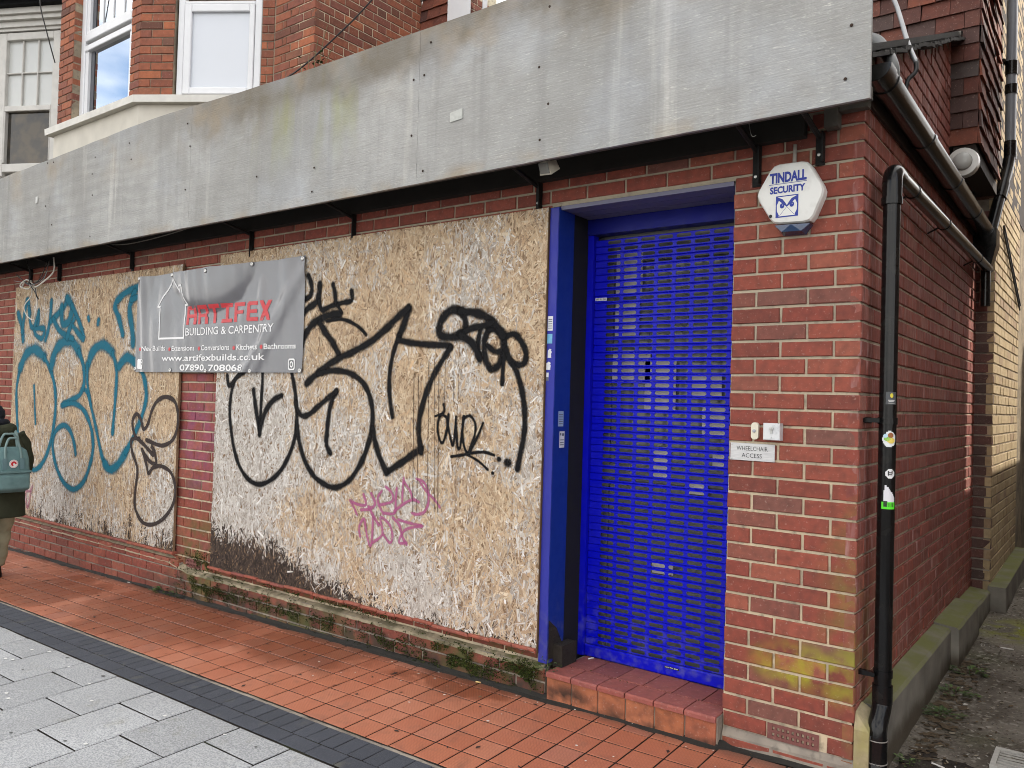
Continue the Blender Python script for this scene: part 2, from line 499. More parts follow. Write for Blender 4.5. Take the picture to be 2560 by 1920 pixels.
# dark edging blocks: one row across, one row along
edge = obj('dark_block_edging', MB().add(sheet([(-9.6, -1.171), (1.6, -1.171), (1.6, -.926), (-9.6, -.926)], -.0085), [(0, 1, 2, 3)]), M['ground'], kind='structure')
cells = []
for n in range(-66, 44):
    x0 = -3.352 + .0949 * n
    cells.append((x0 + .0022, x0 + .0949 - .0022, -1.068 + .002, -.9275))
for n in range(-33, 22):
    x0 = -3.139 + .1898 * n
    cells.append((x0 + .0022, x0 + .1898 - .0022, -1.166, -1.0715))
lay('block', cells, M['paver'], edge, thick=.012, c=.0035)
# pale granite flags of the street
street = obj('granite_paving', MB().add(sheet([(-12, -6.5), (4.5, -6.5), (4.5, -1.171), (-12, -1.171)], -.010), [(0, 1, 2, 3)]), M['ground'], kind='structure')
cells = []
for n in range(-14, 12):
    x0 = -2.458 + .379 * n
    yy = [-1.175, -1.367 if n % 2 == 0 else -1.558]
    while yy[-1] > -5.2: yy.append(yy[-1] - .39)
    for a, b in zip(yy[1:], yy[:-1]):
        cells.append((x0 + .0042, x0 + .379 - .0042, a + .0042, b - .0042))
lay('flag', cells, M['granite'], street, thick=.014, c=.005, tilt=.002, jit=.003)
# black silted gutter along the foot of the wall
mb = MB()
N = 160
for i in range(N + 1):
    x = -9.6 + 9.9 * i / N
    d = .040 if x < -.56 else .012
    e = -d - (.036 if x > -4.6 else .016) - .030 * mnoise.noise((x * 2.3, 0, 0)) - .012 * mnoise.noise((x * 11, 4, 0)) - rnd.uniform(0, .010)
    mb.v += [(x, e, G(x, e) - .0005), (x, -d - .016, G(x, 0) + .003 + .004 * mnoise.noise((x * 5, 3, 0))), (x, .012 - d, G(x, 0) + .022 + .014 * mnoise.noise((x * 4, 7, 0)))]
for i in range(N):
    for k in range(2):
        mb.f.append((i * 3 + k, i * 3 + 3 + k, i * 3 + 4 + k, i * 3 + 1 + k))
obj('silted_gutter', mb, plain('silt', (.022, .020, .017), .85, grime=.5, gscale=30, bump=.8), pave)

# alley floor: rough dirty concrete
mb = MB()
nx, ny = 46, 150
def alley_z(x, y):
    return -.078 + .034 * y + .012 * mnoise.noise((x * 2.2, y * 1.7, 1)) + .008 * mnoise.noise((x * 9, y * 9, 5)) + (-.02 if y < -.05 else 0)
for j in range(ny + 1):
    for i in range(nx + 1):
        x, y = .0 + 1.72 * i / nx, -.08 + 9.5 * (j / ny) ** 1.35
        mb.v.append((x, y, alley_z(x, y)))
for j in range(ny):
    for i in range(nx):
        a = j * (nx + 1) + i
        mb.f.append((a, a + 1, a + nx + 2, a + nx + 1))
alley = obj('alley_floor', mb, M['alley'], smooth=True, kind='structure')

# ---------------------------------------------------------------- bricks
BRICK = {}
def brick_mesh(L, h=.065, depth=.045, mat=None, var=0, c=.0035):
    k = (L, h, var, mat.name, depth)
    if k in BRICK: return BRICK[k]
    r = random.Random(hash((L, var)) & 0xffff)
    j = lambda s=.0013: r.uniform(-s, s)
    a, b = L / 2, h / 2
    vs_ = []
    for sx, sz in ((-1, -1), (1, -1), (1, 1), (-1, 1)):
        vs_.append((sx * (a - c) + j(), j(.0009), sz * (b - c) + j()))
    for sx, sz in ((-1, -1), (1, -1), (1, 1), (-1, 1)):
        vs_.append((sx * a + j(), c + j(.0007), sz * b + j()))
    for sx, sz in ((-1, -1), (1, -1), (1, 1), (-1, 1)):
        vs_.append((sx * a, depth, sz * b))
    BRICK[k] = MB().add(vs_, [(0, 1, 2, 3), (0, 4, 5, 1), (1, 5, 6, 2), (2, 6, 7, 3), (3, 7, 4, 0), (4, 8, 9, 5), (5, 9, 10, 6), (6, 10, 11, 7), (7, 11, 8, 4)]).mesh('brick')
    BRICK[k].materials.append(mat)
    return BRICK[k]

def clip(u0, u1, z0, z1, holes):
    segs = [(u0, u1)]
    zc = (z0 + z1) / 2
    for (a, b, c, d) in holes:
        if not (c <= zc <= d): continue
        out = []
        for s0, s1 in segs:
            if b <= s0 or a >= s1: out.append((s0, s1)); continue
            if s0 < a: out.append((s0, a - .004))
            if s1 > b: out.append((b + .004, s1))
        segs = out
    return [q for q in segs if q[1] - q[0] > .022]

def brick_wall(parent, O, ang, rows, mat, holes=(), limit=300, name='brick'):
    """rows: (z0, z1, [(u0, u1)...]); wall starts at O, runs along ang, its face looks to the right-hand normal"""
    ux, uy = math.cos(ang), math.sin(ang)
    items = []
    for z0, z1, spans in rows:
        for u0, u1 in spans:
            for a, b in clip(u0, u1, z0, z1, holes):
                uc, zc, L = (a + b) / 2, (z0 + z1) / 2, b - a
                base = .215 if L > .16 else (.1025 if L > .07 else .05)
                sc = L / base
                loc = Vector((O[0] + ux * uc, O[1] + uy * uc, O[2] + zc))
                items.append(((loc - CP).length, base, sc, loc, z1 - z0))
    items.sort(key=lambda q: q[0])
    rest = []
    for i, (d, base, sc, loc, h) in enumerate(items):
        me = brick_mesh(base, round(h, 4), .045, mat, i % 5)
        nin = Vector((-uy, ux, 0))
        loc = loc - nin * rnd.uniform(-.0012, .0015)
        rot = (rnd.gauss(0, .004), rnd.gauss(0, .003), ang + rnd.gauss(0, .004))
        if i < limit:
            put(name, me, None, parent, loc, rot, (sc, 1, 1))
        else:
            from mathutils import Euler
            rest.append((me, Matrix.Translation(loc) @ Euler(rot).to_matrix().to_4x4() @ Matrix.Diagonal((sc, 1, 1, 1))))
    if rest:
        merge_stuff(name + 's_beyond', rest, mat, parent)

def stretcher_rows(k0, k1, U, first, pitch=.225, off=0.0, ch=.075, j=.0115):
    """courses k0..k1-1 from u=0 backwards to -U (negative) or forwards to U; first(k) = length of the first brick"""
    rows = []
    sg = -1 if U < 0 else 1
    for k in range(k0, k1):
        u, spans = 0.0, []
        L = first(k)
        while u < abs(U):
            e = min(u + L, abs(U))
            jl = rnd.uniform(-.0012, .0012)
            spans.append((u + (0 if u == 0 else jl), e) if sg > 0 else (-e, -u - (0 if u == 0 else jl)))
            u = e + j
            L = pitch - j
        rows.append((k * ch + j / 2, (k + 1) * ch - j / 2, spans))
    return rows

def flemish_rows(z0, n, U, ch=.075, j=.009, start='s'):
    rows = []
    for k in range(n):
        u, spans = 0.0, []
        kind = k % 2
        seq = [.215, .1025] if kind else [.1025, .215]
        i = 0
        if kind == 0:
            spans.append((0, .1025)); u = .1025 + j
            spans.append((u, min(u + .046, U))); u += .046 + j
            seq = [.215, .1025]
        while u < U:
            L = seq[i % 2]; i += 1
            e = min(u + L, U)
            spans.append((u, e)); u = e + j
        rows.append((z0 + k * ch + j / 2, z0 + (k + 1) * ch - j / 2, spans))
    return rows

# ---------------------------------------------------------------- the shop: walls, plinth, step, doorway
shop = thing('shop_building', 'single storey red brick shop with boarded windows and blue shuttered door', 'shop')
DX0, DX1, DZ = -1.553, -.5575, 2.452
wall = obj('front_wall', MB().box(-9.6, -1.556, .0075, .25, -.5, 2.86).box(-1.556, -.556, .0075, .25, DZ + .008, 2.86).box(-.556, -.0075, .0075, .03, -.5, 2.86), M['mortar'], shop)
boards = [(-8.08 + .07, -5.03 - .07, .16 + .06, 2.36), (-4.53 + .06, -1.56 - .03, .10 + .06, 2.40)]
rows = stretcher_rows(-3, 37, -9.5, lambda k: .1025 if k % 2 == 0 else .215)
airb = [(-.356, -.130, -.002, .078), (-4.90, -4.68, .075, .150)]
rows_main = [r for r in rows if r[0] > -.001]
brick_wall(wall, (0, 0, 0), 0, [(a, b, [s for s in sp if not (a < .07 and s[0] < -1.5)]) for a, b, sp in rows_main], M['brick_red'], holes=[(DX0 - .003, DX1 - .004, -1, DZ)] + boards + airb, limit=300)
# bottom course of the pier, half under the paving, on a smear of mortar
obj('base_mortar', MB().add([(-.553, -.012, -.03), (.004, -.010, -.022), (.004, .008, .004), (-.553, .008, .004), (-.553, -.018, -.09), (.004, -.018, -.09)], [(0, 1, 2, 3), (4, 5, 1, 0)]), M['mortar_side'], shop)
pl = obj('pier_footing', MB().box(-.553, .002, .0, .2, -.3, -.06), M['mortar_side'], shop)
brick_wall(pl, (0, -.014, 0), 0, [(-.098, -.036, [(-.55, -.335), (-.325, -.11), (-.10, -.002)])], M['brick_red'], limit=300)

# stepped brick plinth under the boarded windows, with its cement fillet
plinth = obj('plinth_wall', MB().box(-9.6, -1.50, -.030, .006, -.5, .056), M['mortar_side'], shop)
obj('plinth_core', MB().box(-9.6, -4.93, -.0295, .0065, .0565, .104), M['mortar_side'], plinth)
prow = stretcher_rows(-4, 2, -9.4, lambda k: .1025 if k % 2 else .215, ch=.0735)
prow = [(a - .02, b - .02, [(s0, min(s1, -1.502)) for s0, s1 in sp if s0 < (-1.54 if a < .06 else -4.95)]) for a, b, sp in prow]
prow = [(a, b, [(s0, s1 if a < .04 else min(s1, -4.935)) for s0, s1 in sp]) for a, b, sp in prow]
brick_wall(plinth, (0, -.038, 0), 0, prow, M['brick_red'], limit=300)
mb = MB()
N = 180
for i in range(N + 1):
    x = -9.55 + 8.04 * i / N
    w = .006 * mnoise.noise((x * 3, 0, 2)) + rnd.uniform(-.003, .003)
    lift = .050 * max(0, min(1, (-x - 4.80) / .3))
    mb.v += [(x, -.041 - rnd.uniform(0, .003), .040 + w * .7 + lift), (x, -.034, .054 + w * .7 + lift), (x, .004, .068 + w + lift * 1.5)]
for i in range(N):
    for k in range(2):
        mb.f.append((i * 3 + k, i * 3 + 3 + k, i * 3 + 4 + k, i * 3 + 1 + k))
obj('cement_fillet', mb, brick_mat('cement_fillet', [(0, (.34, .285, .19)), (1, (.28, .24, .17))], algae=[(-4.3, .05, 1.0, 1, (.07, .07, .03), .95), (-2.6, .05, 1.6, 1, (.10, .09, .05), .85), (-1.7, .05, .5, 1, (.07, .09, .02), .9)], dirt=.8), shop)
# tile sills below the boards
sm = brick_mat('sill_tile', [(0, (.30, .085, .055)), (.5, (.36, .11, .07)), (1, (.24, .075, .06))], dirt=.7)
sills = []
x = -4.53
i = 0
while x < -1.56:
    L = .150 if i != 15 else .27
    e = min(x + L, -1.555)
    z = .132 - .004 * math.sin(i * 1.7) if i != 15 else .126
    tilt = rnd.gauss(0, .008)
    b = MB().cbox(-(e - x) / 2 + .002, (e - x) / 2 - .002, -.052, .0, -.0085, .0085, .004)
    put('sill_tile', b.mesh('sill_tile'), sm, shop, ((x + e) / 2, 0, z), (0, tilt, 0))
    x = e; i += 1
x = -8.1
while x < -5.05:
    e = min(x + .30, -5.01)
    b = MB().cbox(-(e - x) / 2 + .002, (e - x) / 2 - .002, -.048, .0, -.010, .010, .004)
    put('sill_tile', b.mesh('sill_tile'), sm, shop, ((x + e) / 2, 0, .166 + rnd.gauss(0, .0015)), (0, rnd.gauss(0, .004), 0))
    x = e
# air bricks
def air_brick(x0, x1, z0, z1, nx, nz):
    bm = bmesh.new()
    def loop(pts):
        vs_ = [bm.verts.new((a, 0, b)) for a, b in pts]
        return [bm.edges.new((vs_[i], vs_[(i + 1) % len(vs_)])) for i in range(len(vs_))]
    ed = loop([(x0, z0), (x1, z0), (x1, z1), (x0, z1)])
    hs = []
    pw, ph = (x1 - x0 - .03) / nx, (z1 - z0 - .016) / nz
    for i in range(nx):
        for k in range(nz):
            cx, cz = x0 + .015 + pw * (i + .5), z0 + .008 + ph * (k + .5)
            q = [(cx - pw * .27, cz - ph * .27), (cx + pw * .27, cz - ph * .27), (cx + pw * .27, cz + ph * .27), (cx - pw * .27, cz + ph * .27)]
            hs.append(q); ed += loop(q)
    bmesh.ops.triangle_fill(bm, use_beauty=True, use_dissolve=False, edges=ed)
    for f in bm.faces:
        if f.normal.y > 0: f.normal_flip()
    me = bpy.data.meshes.new('air_brick')
    bm.to_mesh(me); bm.free()
    mb = MB().add([v.co for v in me.vertices], [tuple(p.vertices) for p in me.polygons])
    for q in hs:
        for i in range(4):
            (a, b), (c, d) = q[i], q[(i + 1) % 4]
            mb.add([(a, 0, b), (c, 0, d), (c, .03, d), (a, .03, b)], [(0, 1, 2, 3)])
    o = obj('air_brick', mb, brick_mat('air_brick', [(0, (.17, .065, .06)), (1, (.19, .075, .065))], dirt=.5), shop)
    obj('vent_void', MB().add([(x0, .029, z0), (x1, .029, z0), (x1, .029, z1), (x0, .029, z1)], [(0, 1, 2, 3)]), plain('void', (.006, .005, .005), .9, grime=0), o)
    o.location.y = -.001
air_brick(-.352, -.134, .003, .071, 9, 2)
air_brick(-4.895, -4.685, .079, .147, 9, 2)

# side wall along the alley
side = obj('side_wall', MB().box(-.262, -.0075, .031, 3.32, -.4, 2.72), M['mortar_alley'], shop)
rows = stretcher_rows(-1, 37, 3.3, lambda k: .215 if k % 2 == 0 else .1025)
brick_wall(side, (0, 0, 0), math.pi / 2, rows, M['brick_side'], limit=300)
# brick cheek under the verge of the lean-to roof
RO = lambda y: 2.915 + .41 * y          # verge height
ch = MB()
ch.add([(-.02, -.2, 2.72), (-.02, 2.12, 2.72), (-.02, 2.12, RO(2.12)), (-.02, -.2, RO(-.2))], [(0, 1, 2, 3)])
cheek = obj('gable_cheek', ch, M['mortar_side'], shop)
rows = []
for z0, z1, sp in stretcher_rows(36, 51, 2.1, lambda k: .215 if k % 2 == 0 else .1025):
    ylo = max(0, (z1 - 2.915) / .41 + .03)
    rows.append((z0, z1, [(max(a, ylo), b) for a, b in sp if b > ylo + .03]))
brick_wall(cheek, (-.012, 0, 0), math.pi / 2, rows, M['brick_side'], limit=300)

# concrete plinth up the alley
cp = MB()
def plinth_seg(y0, y1, w0, w1, z):
    n = 14
    for i in range(n + 1):
        y = y0 + (y1 - y0) * i / n
        w = w0 + (w1 - w0) * i / n
        a = .004 * mnoise.noise((y * 6, z, 0))
        cp.v += [(.002, y, z + .012 + a), (w - .012, y, z + a), (w + a, y, z - .014), (w + .004 + a, y, -.2)]
    b = len(cp.v) - (n + 1) * 4
    for i in range(n):
        for k in range(3):
            q = b + i * 4 + k
            cp.f.append((q, q + 1, q + 5, q + 4))
    cp.f.append((b, b + 3, b + 2, b + 1))
    e = b + n * 4
    cp.f.append((e, e + 1, e + 2, e + 3))
plinth_seg(.135, 1.75, .088, .095, .195)
plinth_seg(1.752, 2.55, .135, .14, .205)
plinth_seg(2.552, 3.19, .125, .13, .17)
for q in range(0): pass
con = obj('concrete_plinth', cp, M['concrete'], shop)
post = MB().box(.003, .060, -.004, .118, -.12, .135)
post.add([(.003, -.004, .135), (.060, -.004, .135), (.060, .118, .135), (.003, .118, .135), (.003, .02, .20), (.003, .118, .215), (.045, .118, .19)], [(0, 1, 4), (1, 6, 4), (1, 2, 6), (2, 3, 5, 6), (4, 6, 5)])
obj('cement_haunch', post, brick_mat('haunch', [(0, (.38, .32, .19)), (1, (.33, .28, .17))], algae=[(0, .15, .3, 1, (.3, .28, .08), .6)], dirt=.6), shop)
obj('slate_strip', MB().box(.0605, .069, .012, .085, -.12, .118), plain('slate', (.06, .065, .075), .6), shop)

# door step of red tiles
stp = obj('door_step', MB().box(-1.475, -.5585, -.045, .40, -.3, .046), M['mortar_side'], shop)
for i in range(6):
    x0 = -1.474 + i * .1525
    x1 = min(x0 + .1465, -.559)
    w = x1 - x0
    tb = MB().add([(-w / 2, -.064, -.013), (w / 2, -.064, -.013), (w / 2, -.064, .004), (-w / 2, -.064, .004), (w / 2, -.056, .012), (-w / 2, -.056, .012), (w / 2, .083, .013), (-w / 2, .083, .013), (-w / 2, .083, -.013), (w / 2, .083, -.013)],
                  [(0, 1, 2, 3), (3, 2, 4, 5), (5, 4, 6, 7), (0, 3, 5, 7, 8), (1, 9, 6, 4, 2)])
    put('step_tile', tb.mesh('step_tile'), M['step_tile'], stp, (x0 + w / 2, 0, .040 + rnd.uniform(-.001, .001)), (rnd.gauss(0, .004), rnd.gauss(0, .003), 0))
    tb = MB().cbox(-w / 2, w / 2, 0, .02, -.058, .058, .003)
    put('riser_tile', tb.mesh('riser_tile'), M['step_front'], stp, (x0 + w / 2, -.053, -.034 + rnd.uniform(-.002, .002)), (rnd.gauss(0, .006), rnd.gauss(0, .006), rnd.gauss(0, .006)))
    tb = MB().box(-w / 2, w / 2, 0, .205, -.013, .013)
    put('step_tile', tb.mesh('step_tile'), M['step_tile'], stp, (x0 + w / 2 + .02 * (i < 5), .0885, .040), (rnd.gauss(0, .003), rnd.gauss(0, .003), 0), (1 if i < 5 else .7, 1, 1))

# ---------------------------------------------------------------- blue doorway and roller shutter
def paint_mat(name, c, rough=.35, chips=.0, grime=.3):
    m = MT(name, rough + .08, .22)
    x, y, z = m.xyz()[0:3]
    cc = m.mix(m.math('MULTIPLY', m.ramp(m.noise(5, 5), [(.4, 0.), (.75, 1.)]), grime), c, tuple(q * .55 + .012 for q in c))
    low = m.math('MULTIPLY', m.mr(z, .55, .05), m.ramp(m.noise(22, 5), [(.48, 0.), (.7, 1.)]))
    cc = m.mix(m.math('MULTIPLY', low, .35), cc, (.16, .16, .20))
    if chips:
        cc = m.mix(m.ramp(m.noise(38, 3), [(.74 - chips, 0.), (.76 - chips, 1.)]), cc, (.35, .33, .33))
    m.color(cc).bump(m.noise(60, 3), .08, .002)
    m.set('Roughness', m.mr(m.noise(14, 4), .3, .75, rough - .06, rough + .16))
    return m.m
M['blue'] = paint_mat('shutter_blue', (.002, .004, .50), .34)
M['blue_frame'] = paint_mat('frame_blue', (.030, .036, .30), .42)
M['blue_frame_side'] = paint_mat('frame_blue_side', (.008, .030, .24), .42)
M['black_metal'] = plain('black_metal', (.012, .012, .013), .45, grime=.4)
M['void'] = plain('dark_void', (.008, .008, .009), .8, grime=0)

frame = obj('door_frame', MB().box(-1.5525, -1.500, -.022, .128, .075, 2.449), M['blue_frame'], shop)
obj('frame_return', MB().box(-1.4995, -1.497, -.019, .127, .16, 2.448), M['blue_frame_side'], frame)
# the rotten foot of the post: split cladding and bare black timber
obj('rotten_foot', MB().add([(-1.4965, -.016, .30), (-1.4965, .06, .245), (-1.4965, .115, .155), (-1.4965, .05, .085), (-1.4965, -.012, .10)], [(0, 1, 2, 3, 4)]).box(-1.4967, -1.44, .03, .17, .055, .165), plain('rotten_wood', (.028, .022, .017), .95, grime=.6, gscale=30, bump=1.0), frame)
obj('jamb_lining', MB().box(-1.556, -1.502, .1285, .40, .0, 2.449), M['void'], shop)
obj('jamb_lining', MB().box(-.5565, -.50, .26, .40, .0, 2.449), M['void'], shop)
sof = MT('soffit_pvc', .4, .4); sof.color((.13, .13, .20)); M['soffit'] = sof.m
so = MB()
for i in range(3):
    so.box(-1.4985, -.5585, .012 + i * .093, .012 + i * .093 + .088, DZ - .014, DZ - .002)
so.box(-1.4985, -.5585, -.004, .008, DZ - .016, DZ + .004)
obj('doorway_soffit', so, M['soffit'], shop)
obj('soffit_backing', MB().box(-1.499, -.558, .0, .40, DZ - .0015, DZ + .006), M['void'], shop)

shut = thing('roller_shutter', 'bright blue perforated roller shutter pulled down over the shop door', 'roller shutter')
SX0, SX1, SY = -1.462, -.512, .30
obj('shutter_head', MB().box(SX0 - .05, SX1, SY - .028, SY + .06, 2.352, 2.4365), paint_mat('head_blue', (.006, .010, .20), .4), shut)
gd = MB().box(SX0 - .052, SX0 - .004, SY - .020, SY + .03, .056, 2.35)
obj('guide_rail', gd, M['blue'], shut)
obj('guide_rail', MB().box(SX1 - .03, SX1 + .02, SY - .016, SY + .03, .056, 2.35), M['blue'], shut)
def slat_mesh():
    bm = bmesh.new()
    hz = .0150
    def loop(pts):
        vs_ = [bm.verts.new((a, 0, b)) for a, b in pts]
        return [bm.edges.new((vs_[i], vs_[(i + 1) % len(vs_)])) for i in range(len(vs_))]
    W = SX1 - SX0
    ed = loop([(0, -hz), (W, -hz), (W, hz), (0, hz)])
    slots = []
    x = .073
    while x + .083 < W:
        r = .0098
        c0, c1 = x + r, x + .083 - r
        pts = [(c1 + r * math.cos(a), r * math.sin(a)) for a in [math.radians(-90 + 36 * k) for k in range(6)]] + [(c0 + r * math.cos(a), r * math.sin(a)) for a in [math.radians(90 + 36 * k) for k in range(6)]]
        slots.append(pts); ed += loop(pts)
        x += .1015
    bmesh.ops.triangle_fill(bm, use_beauty=True, use_dissolve=False, edges=ed)
    for f in bm.faces:
        f.normal_update()
        if f.normal.y > 0: f.normal_flip()
    me = bpy.data.meshes.new('tmp'); bm.to_mesh(me); bm.free()
    mb = MB().add([v.co for v in me.vertices], [tuple(p.vertices) for p in me.polygons])
    for q in slots:
        n = len(q)
        for i in range(n):
            (a, b), (c, d) = q[i], q[(i + 1) % n]
            mb.add([(a, 0, b), (c, 0, d), (c, .0025, d), (a, .0025, b)], [(0, 1, 2, 3)])
    mb.add([(0, 0, hz), (W, 0, hz), (W, .006, hz + .0042), (0, .006, hz + .0042)], [(0, 1, 2, 3)])
    mb.add([(0, 0, -hz), (W, 0, -hz), (W, .006, -hz - .0042), (0, .006, -hz - .0042)], [(3, 2, 1, 0)])
    me2 = mb.mesh('slat'); me2.materials.append(M['blue'])
    return me2
sm_ = slat_mesh()
NS, Z0 = 57, .138
for i in range(NS):
    put('slat', sm_, None, shut, (SX0, SY, Z0 + .0387 * i), (rnd.gauss(0, .010), 0, 0))
obj('bottom_rail', MB().cbox(SX0 - .004, SX1, SY - .010, SY + .02, .054, .1175, .006), M['blue'], shut)
# glazed door behind the slots; pale rectangles stand in for its reflections
door = thing('shop_door', 'dim glazed shop door with pale painted reflections behind the blue shutter', 'door')
dg = MT('door_glass', .2, .5); dg.color((.15, .155, .14)); M['door_glass'] = dg.m
obj('door_pane', MB().box(SX0 - .03, SX1 + .01, .372, .38, .05, 2.40), M['door_glass'], door)
lw = plain('door_frame_white', (.42, .42, .40), .5, grime=.3)
fr = MB().box(SX0 + .02, SX0 + .085, .355, .371, .06, 2.38).box(SX1 - .09, SX1 - .02, .355, .371, .06, 2.38).box(SX0 + .086, SX1 - .091, .355, .371, 1.02, 1.10).box(SX0 + .086, SX1 - .091, .355, .371, 2.2, 2.38)
obj('door_leaf_frame', fr, plain('door_leaf', (.16, .16, .15), .5), door)
pp = plain('paper', (.60, .58, .52), .9, grime=.15)  # pale colour in place of the light mirrored by the door glass
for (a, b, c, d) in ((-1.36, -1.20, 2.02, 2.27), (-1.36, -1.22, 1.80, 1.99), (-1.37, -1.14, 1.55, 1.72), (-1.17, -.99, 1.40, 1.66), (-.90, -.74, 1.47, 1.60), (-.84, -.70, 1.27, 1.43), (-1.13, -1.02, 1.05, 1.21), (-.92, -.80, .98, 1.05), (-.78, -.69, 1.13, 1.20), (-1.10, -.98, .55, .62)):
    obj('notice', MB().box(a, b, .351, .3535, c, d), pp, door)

# ---------------------------------------------------------------- OSB boarding
def osb_col(u):
    pal = np.array([(.47, .325, .19), (.57, .42, .265), (.39, .255, .145), (.61, .475, .315), (.27, .17, .10), (.53, .345, .185), (.68, .56, .40)])
    i = NR.choice(len(pal), u, p=[.22, .20, .15, .15, .10, .10, .08])
    return (pal[i] * .80 + np.array([[.47, .41, .335]]) * .20) * .95 * (1 + NR.normal(0, .09, (u, 1)))
def osb_grey(u):
    pal = np.array([(.50, .46, .41), (.40, .365, .325), (.62, .59, .55), (.31, .275, .24), (.70, .685, .66)])
    i = NR.choice(len(pal), u, p=[.28, .24, .22, .16, .10])
    return pal[i] * (1 + NR.normal(0, .09, (u, 1)))
def fnoise(x, z, s, seed):
    return np.array([mnoise.fractal((a * s, b * s, seed), .6, 2.0, 3) for a, b in zip(x, z)])
def strands(name, x0, x1, z0, z1, y, n, weather, dirt, vert, parent, mat):
    cx, cz = NR.uniform(x0, x1, n), NR.uniform(z0, z1, n)
    L = np.clip(NR.gamma(3.2, .0150, n), .014, .12)
    W = np.clip(NR.gamma(3.5, .0023, n), .003, .022)
    ang = np.where(NR.random(n) < .72, NR.normal(0, vert, n), NR.uniform(-1.6, 1.6, n))
    dx, dz = np.sin(ang), np.cos(ang)
    px, pz = dz, -dx
    sk = NR.normal(0, .35, n)
    quad = []
    for sl, sw in ((-1, -1), (1, -1), (1, 1), (-1, 1)):
        t = sl * (L / 2) + sw * sk * W / 2
        quad.append(np.stack([np.clip(cx + dx * t + px * sw * W / 2, x0, x1), np.full(n, y) - NR.uniform(0, .0016, n), np.clip(cz + dz * t + pz * sw * W / 2, z0, z1)], 1))
    v = np.stack(quad, 1).reshape(-1, 3)
    w = np.clip(weather(cx, cz), 0, 1)[:, None]
    pick = (NR.random((n, 1)) < w)
    c = np.where(pick, osb_grey(n), osb_col(n))
    c = c * (1 - .18 * w) + osb_grey(n) * .18 * w
    d = np.clip(dirt(cx, cz), 0, 1)[:, None]
    dk = NR.random((n, 1)) < d * 1.05
    c = np.where(dk, np.array([[.042, .030, .024]]) * (1 + NR.normal(0, .7, (n, 1))).clip(.3, 3.6), c)
    me = bpy.data.meshes.new(name)
    me.vertices.add(4 * n)
    me.vertices.foreach_set('co', v.astype(np.float32).ravel())
    me.loops.add(4 * n)
    me.loops.foreach_set('vertex_index', np.arange(4 * n, dtype=np.int32))
    me.polygons.add(n)
    me.polygons.foreach_set('loop_start', np.arange(0, 4 * n, 4, dtype=np.int32))
    me.update(calc_edges=True)
    at = me.color_attributes.new('Col', 'FLOAT_COLOR', 'POINT')
    rgba = np.concatenate([np.repeat(np.clip(c, .01, .9), 4, 0), np.ones((4 * n, 1))], 1).astype(np.float32)
    at.data.foreach_set('color', rgba.ravel())
    me.validate()
    return put(name, me, mat, parent, kind='stuff')
om = MT('osb_strand', .8, .25)
oc = om.n('ShaderNodeVertexColor', 'Color', dict(layer_name='Col'))
oc = om.mix(om.math('MULTIPLY', om.ramp(om.noise(1.0, 3, om.map((160, 160, 40))), [(.4, 0.), (.7, 1.)]), .35), oc, om.mix(.5, oc, (.16, .10, .06)))
om.color(oc)
M['osb'] = om.m
M['osb_base'] = plain('osb_base', (.24, .155, .09), .85, grime=.5, gscale=40)

OY = -.030
bb = thing('osb_boarding', 'big strand board hoarding with black graffiti letters beside the blue door', 'hoarding', 'boarded up shop windows')
def wea_big(x, z):
    return .24 + .75 * np.clip((-x - 3.05) / .9, 0, 1) * np.clip((2.0 - z) / .8, 0, 1) + .55 * np.clip((.95 - z) / .8, 0, 1) + .12 * np.clip((-x - 2.6) / 1.5, 0, 1) + .8 * fnoise(x, z, 1.3, 3)
def dirt_big(x, z):
    n = fnoise(x * 3.2, z * .9, 2.4, 9) + .5 * fnoise(x * 9, z * 2, 2.0, 4)
    edge = np.interp(x, [-4.6, -3.75, -3.35, -2.9, -2.4, -1.5], [.50, .47, .35, .25, .185, .20])
    return np.clip((edge + .07 * n - z) / .17, 0, 1) ** 1.1 * .97
for a, b in ((-4.525, -3.367), (-3.366, -2.1485), (-2.1480, -1.558)):
    pn = obj('board_panel', MB().box(a, b, OY, -.012, .118, 2.452), M['osb_base'], bb)
    strands('wood_strands', a, b, .118, 2.452, OY - .0003, int((b - a) * 15000), wea_big, dirt_big, .62, pn, M['osb'])
lb = thing('osb_boarding', 'strand board hoarding with teal graffiti beside the walking person', 'hoarding', 'boarded up shop windows')
def wea_l(x, z):
    return .10 + .55 * np.clip((1.25 - z) / .9, 0, 1) + .7 * fnoise(x, z, 1.2, 6)
def dirt_l(x, z):
    n = fnoise(x, z, 4, 2)
    return .55 * np.clip((.33 + .15 * n - z) / .2, 0, 1)
for a, b in ((-8.085, -6.868), (-6.865, -5.650), (-5.647, -5.030)):
    pn = obj('board_panel', MB().box(a, b, OY, -.012, .178, 2.425), M['osb_base'], lb)
    strands('wood_strands', a, b, .178, 2.425 + .0, OY - .0003, int((b - a) * 12500), wea_l, dirt_l, .30, pn, M['osb'])
obj('board_edge', MB().box(-1.5578, -1.5535, OY - .004, -.005, .118, 2.452), plain('board_edge', (.10, .06, .03), .9), bb)

